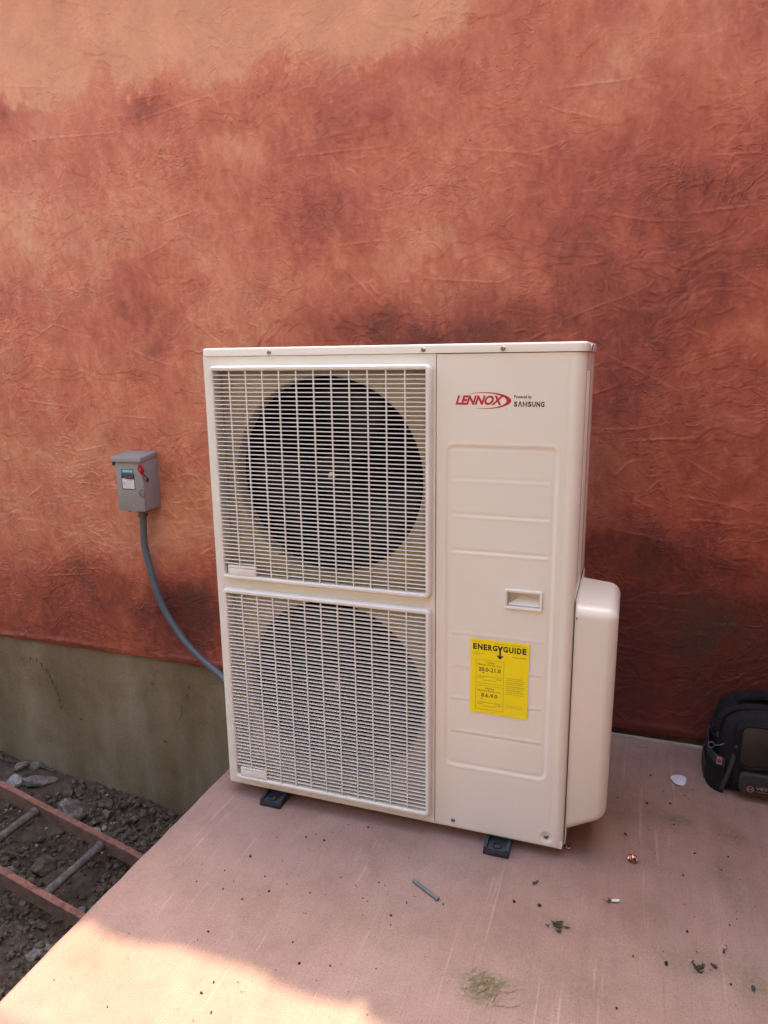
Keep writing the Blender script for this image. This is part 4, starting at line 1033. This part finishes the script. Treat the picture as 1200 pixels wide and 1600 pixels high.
# front panel standing proud
bm = bmesh.new()
fl = []
for ins, y in ((0, .440), (0, .428), (.004, .421), (.010, .418), (.016, .4175)):
    fl.append([(x, y + .03 * max(0, (z - .16)) ** 1.2 * 4, z) for x, z in rr(1.358 + ins, 1.60 - ins, .018 + ins, .226 - ins, .03 - ins, 5)])
loops(bm, fl, cap1=True); from_bm('front_flap', bm, MT['fabric'], bag, smooth=R(50))
bm = bmesh.new()
fl = [[(x, .4165 + .03 * max(0, (z - .16)) ** 1.2 * 4, z) for x, z in rr(1.375 + i_, 1.585 - i_, .098 + i_, .215 - i_, .022 - i_, 5)] for i_ in (0, .003)]
fl[1] = [(x, y - .0015, z) for x, y, z in fl[1]]
loops(bm, fl, cap1=True); from_bm('window_pocket', bm, MT['meshpocket'], bag, smooth=R(50))
bm = bmesh.new(); tube(bm, [(x, .4150 + .03 * max(0, (z - .16)) ** 1.2 * 4, z) for x, z in rr(1.370, 1.590, .093, .220, .026, 5)] + [(1.590 - .0, .415, .12)], .0035, 6, False); from_bm('pocket_piping', bm, MT['fabric'], bag)
# lower grey pocket with the name patch
bm = bmesh.new(); loops(bm, [[(x, y, z) for x, z in rr(1.378 + i_, 1.582 - i_, .022 + i_, .083 - i_, .014, 5)] for i_, y in ((0, .418), (0, .408), (.004, .404))], cap1=True)
from_bm('lower_pocket', bm, MT['webbing'], bag)
pt = box('name_patch', (1.391, 1.545, .4015, .4035, .026, .054), MT['blk'], bag)
pr = Print(.4012); pr.frame(1.3915, 1.5445, .0265, .0535, .0016); pr.build('patch_border', MT['tagred'], pt)
pr = Print(.4011); pr.text('VETO PRO PAC', 1.419, 1.538, .0415, .0495, bold=.03); pr.text('THE PROFESSIONAL TOOL BAG', 1.419, 1.532, .0335, .0375)
c_ = (1.4055, .0405)
for k in range(16):
    a, b = k * math.pi / 8, (k + 1) * math.pi / 8
    pr.poly([(c_[0] + .0095 * math.cos(a), c_[1] + .0095 * math.sin(a)), (c_[0] + .0095 * math.cos(b), c_[1] + .0095 * math.sin(b)), (c_[0] + .0078 * math.cos(b), c_[1] + .0078 * math.sin(b)), (c_[0] + .0078 * math.cos(a), c_[1] + .0078 * math.sin(a))])
pr.rect(1.4000, 1.4020, .036, .045); pr.rect(1.409, 1.411, .036, .045); pr.rect(1.4025, 1.4085, .0395, .0415)
pr.build('patch_lettering', MT['greylabel'], pt)
# vertical grey trim, side pocket, side tag
bm = bmesh.new(); rows = []
for p in spline([(1.362, .425, .125), (1.356, .423, .09), (1.347, .424, .05), (1.338, .427, .012)], 4): rows.append([(p.x - .006, p.y - .002, p.z), (p.x + .004, p.y - .004, p.z), (p.x + .004, p.y + .003, p.z), (p.x - .006, p.y + .006, p.z)])
loops(bm, rows, True, True); from_bm('trim_strip', bm, MT['webbing'], bag)
def side_band(z0, z1, grow, name, m, a0=166, a1=236):
    bm = bmesh.new(); rows = []
    for k in range(15):
        t = R(a0 + (a1 - a0) * k / 14); c, s = math.cos(t), math.sin(t); e = 4.5
        ux, uy = math.copysign(abs(c) ** (2 / e), c), math.copysign(abs(s) ** (2 / e), s)
        dz = -.016 * (k / 14)
        rows.append([(1.472 + (.162 + g_) * ux, .530 + (.104 + g_) * uy, z + dz) for g_, z in (((grow) * min(1, k / 4), z0), (grow * min(1, k / 4), z1), (grow * min(1, k / 4) - .004, z1), (grow * min(1, k / 4) - .004, z0))])
    loops(bm, rows, True, True); return from_bm(name, bm, m, bag, smooth=R(50))
side_band(.0, .098, .010, 'side_pocket', MT['fabric'])
side_band(.098, .122, .012, 'pocket_binding', MT['webbing'])
side_band(.0, .060, .013, 'corner_guard', MT['webbing'], 166, 186)
tg = box('side_tag', (1.318, 1.332, .424, .4265, .088, .110), MT['tagpink'], bag)
pr = Print(.4235); pr.poly([(1.325 + .0055 * math.cos(k * math.pi / 5), .099 + .0055 * math.sin(k * math.pi / 5)) for k in range(10)]); pr.build('tag_mark', MT['tagred'], tg)
bm = bmesh.new(); tube(bm, [(1.305 + .008 * math.cos(R(k * 30)), .455, .128 + .009 * math.sin(R(k * 30))) for k in range(13)], .0018, 6, False)
tube(bm, spline([(1.313, .452, .130), (1.325, .445, .136), (1.336, .440, .146)]), .0022, 6); from_bm('zip_pull', bm, MT['boxdark'], bag)
bm = bmesh.new(); bm_box(bm, 1.306, 1.322, .47, .53, .152, .176, bev=.004); tube(bm, [(1.312 + .011 * math.cos(R(k * 30)), .468, .168 + .013 * math.sin(R(k * 30))) for k in range(13)], .003, 6, False)
from_bm('strap_ring', bm, MT['fabric'], bag)
bm = bmesh.new(); bm_box(bm, 1.3155, 1.3215, .452, .458, .156, .170, bev=.001); from_bm('strap_label', bm, MT['webbing'], bag)
box('buckle', (1.358, 1.367, .414, .420, .146, .156), MT['webbing'], bag, bev=.001)
# carrying handle arched over the top
bm = bmesh.new(); rows = []
for k in range(17):
    t = math.pi * k / 16; x = 1.47 - .105 * math.cos(t); z = .222 + .042 * math.sin(t) ** .7
    rows.append([(x, .505, z), (x, .545, z), (x, .545, z + .010), (x, .505, z + .010)])
loops(bm, rows, True, True); from_bm('handle_strap', bm, MT['fabric'], bag, smooth=R(60))
bm = bmesh.new(); tube(bm, spline([(1.320, .47, .17), (1.325, .475, .205), (1.350, .48, .230), (1.40, .485, .243), (1.47, .485, .246), (1.6, .485, .24)], 5), .011, 10); from_bm('shoulder_strap', bm, MT['fabric'], bag)

# ------------------------------------------------------------------ things dropped on the slab
bm = bmesh.new(); tube(bm, [(.611, -.184, .0045), (.645, -.2035, .0045), (.680, -.223, .0045)], [.0042, .0042, .0042], 10); tube(bm, [(.680, -.223, .0045), (.683, -.2247, .0045)], [.0050, .0050], 10)
o = from_bm('metal_pin', bm, MT['zinc'], None, origin=(.645, -.203, .001)); tag(o, 'short dull grey metal pin lying in front of the heat pump', 'metal pin')
def copper(x, y, s, lb, seed):
    rg = random.Random(seed); bm = bmesh.new()
    for k in range(5):
        a = rg.uniform(0, 6.28); c = Vector((x + rg.uniform(-s, s) * .5, y + rg.uniform(-s, s) * .4, .003 + s * .35))
        tube(bm, [c + Vector((math.cos(a + q * .7) * s * .7, math.sin(a + q * .7) * s * .5, s * .35 * math.sin(q * 1.3 + k))) for q in range(6)], [s * .22] * 6, 6)
    o = from_bm('copper_shard', bm, MT['copper'], None, smooth=False, origin=(x, y, .001)); tag(o, lb, 'copper scrap', 'copper scraps on the slab')
copper(1.100, .055, .012, 'larger curled bright copper scrap right of the heat pump', 1)
copper(.947, .052, .008, 'small copper scrap at the lower right corner of the heat pump', 2)
bm = bmesh.new(); tube(bm, [(1.058, -.1035, .0045), (1.0745, -.0985, .0045)], .0032, 8); o = from_bm('white_stub', bm, MT['white'], None, origin=(1.066, -.10, .001)); tag(o, 'tiny white plastic stub beside a dark leaf crumb', 'plastic stub')
def crumb(name, x, y, sx_, sy_, m, lb, cat, grp, seed, n=5, h=.003):
    rg = random.Random(seed); bm = bmesh.new()
    if n > 1: sx_ *= .72; sy_ *= .72
    if n == 1:
        b2 = rock_mesh(seed * 31, (sx_ * .5, sy_ * .5, h), 4, 2, .12)
        bmesh.ops.translate(b2, verts=b2.verts, vec=(x, y, .001 + h * .6))
        me = bpy.data.meshes.new('x'); b2.to_mesh(me); b2.free(); bm.from_mesh(me); bpy.data.meshes.remove(me)
    else:
        for k in range(n * 3):           # torn, curled flakes
            cx_, cy_ = x + rg.gauss(0, sx_ * .62), y + rg.gauss(0, sy_ * .62); L_ = sx_ * rg.uniform(.12, .55) * (1.6 if k < 3 else 1); w_ = L_ * rg.uniform(.2, .55); a = rg.uniform(0, 6.28)
            cu_ = rg.uniform(.1, .5); zz = .0018 + rg.random() * h * .5; top = []; bot = []
            for q in range(5):
                t = -1 + q / 2; ww = w_ * (1 - abs(t) ** 1.5 * .85) * rg.uniform(.6, 1.2)
                for sg, lst in ((1, top), (-1, bot)):
                    u, v_ = t * L_, sg * ww + .3 * L_ * t * t
                    lst.append((cx_ + u * math.cos(a) - v_ * math.sin(a), cy_ + u * math.sin(a) + v_ * math.cos(a), zz + cu_ * L_ * t * t * .6 + (sg > 0) * ww * .3))
            for dz in (0.0, .0007):
                A = [bm.verts.new((p[0], p[1], p[2] + dz)) for p in top]; B = [bm.verts.new((p[0], p[1], p[2] + dz)) for p in bot]
                for q in range(4): bm.faces.new((A[q], A[q + 1], B[q + 1], B[q]))
    o = from_bm(name, bm, m, None, origin=(x, y, .001)); return tag(o, lb, cat, grp)
L = 'leaf crumbs and seeds on the slab'
crumb('leaf_crumb', 1.050, -.105, .008, .011, MT['olive'], 'dark olive leaf crumb touching the tiny white stub', 'leaf crumb', L, 1)
crumb('seed', .848, -.174, .0075, .006, MT['seed'], 'black round seed left of the front foot shadow', 'seed', L, 2, 1, .004)
crumb('seed', .904, -.168, .010, .005, MT['seed'], 'black oblong seed below the unit front corner', 'seed', L, 3, 1, .004)
crumb('seed', 1.169, -.245, .008, .0075, MT['seed'], 'largest black oval seed on the right of the slab', 'seed', L, 4, 1, .005)
crumb('leaf_crumb', 1.287, -.170, .008, .013, MT['seed'], 'black twisted crumb at the right near the frame edge', 'leaf crumb', L, 5, 3)
crumb('leaf_crumb', 1.229, -.235, .014, .014, MT['olive'], 'spiky dark crumb in the middle of the right seed scatter', 'leaf crumb', L, 6, 9, .003)
crumb('leaf_crumb', 1.262, -.222, .010, .009, MT['seed'], 'curved black crumb right of the spiky one', 'leaf crumb', L, 7, 4)
crumb('seed', 1.327, -.254, .007, .013, MT['seed'], 'long black seed lowest on the right', 'seed', L, 8, 1, .004)
crumb('leaf_crumb', .885, -.100, .010, .008, MT['olive'], 'small green brown crumb below the right foot', 'leaf crumb', L, 9, 4)
crumb('leaf_crumb', .948, -.212, .018, .016, MT['olive'], 'frayed olive crumb cluster left of the white stub', 'leaf crumb', L, 10, 12, .0022)
crumb('stone_chip', 1.129, .609, .014, .012, MT['stonebit'], 'buff stone chip near the wall base behind the cover', 'stone chip', None, 11, 3, .006)
crumb('stone_chip', .826, -.040, .010, .006, MT['stonebit'], 'pinkish flake beside the right front foot', 'stone chip', None, 12, 2, .003)
o = mesh_obj('paper_scrap', [(1.227 + .021 * math.cos(a) * (1 + .12 * math.sin(3 * a)), .450 + .030 * math.sin(a) * (1 + .1 * math.cos(2 * a)), .0035 + .002 * math.sin(2 * a)) for a in [k * math.pi / 9 for k in range(18)]], [tuple(range(18))], MT['paper'], None, origin=(1.227, .45, .002))
md = o.modifiers.new('thick', 'SOLIDIFY'); md.thickness = .0009; tag(o, 'small oval white scrap of paper between cover and tool bag', 'paper scrap')
def slab_arr(x, y): return x * 0 + .0015
tag(scatter('grit', 2600, 31, MT['olive'], .0006, .0034, (-.03, 1.7), (-.75, .62), lambda x, y, r: (fbm(x[None], y[None], 1301, .3, 3)[0] + .25 * np.exp(-((x - 1.2) / .12) ** 2 - ((y + .22) / .09) ** 2) > r.uniform(.35, .85, len(x))) & ~((x > -.01) & (x < 1.05) & (y > -.02) & (y < .34)), slab_arr, POW=6), 'dark grit and crumbs scattered over the slab', 'grit', kind='stuff')
tag(scatter('pale_grit', 140, 37, MT['stonebit'], .0006, .0020, (-.03, 1.7), (-.75, .62), lambda x, y, r: ~((x > -.01) & (x < 1.05) & (y > -.02) & (y < .34)), slab_arr), 'pale specks of grit scattered over the slab', 'grit', kind='stuff')
rg = random.Random(8); bm = bmesh.new()
for k in range(60):
    r_ = rg.gauss(0, .022); a = rg.uniform(0, 6.28); x, y = .825 + rg.gauss(0, .022), -.425 + rg.gauss(0, .020); a = rg.gauss(.8, .4); l_ = rg.uniform(.006, .030); z = .0015 + rg.random() * .002
    tube(bm, [(x, y, z), (x + math.cos(a) * l_ / 2, y + math.sin(a) * l_ / 2, z + .001), (x + math.cos(a + .12) * l_, y + math.sin(a + .12) * l_, z)], .0004, 4)
o = from_bm('dry_moss', bm, MT['straw'], None, origin=(.825, -.425, .001)); tag(o, 'flattened tuft of dry olive moss low in the foreground', 'moss', kind='stuff')
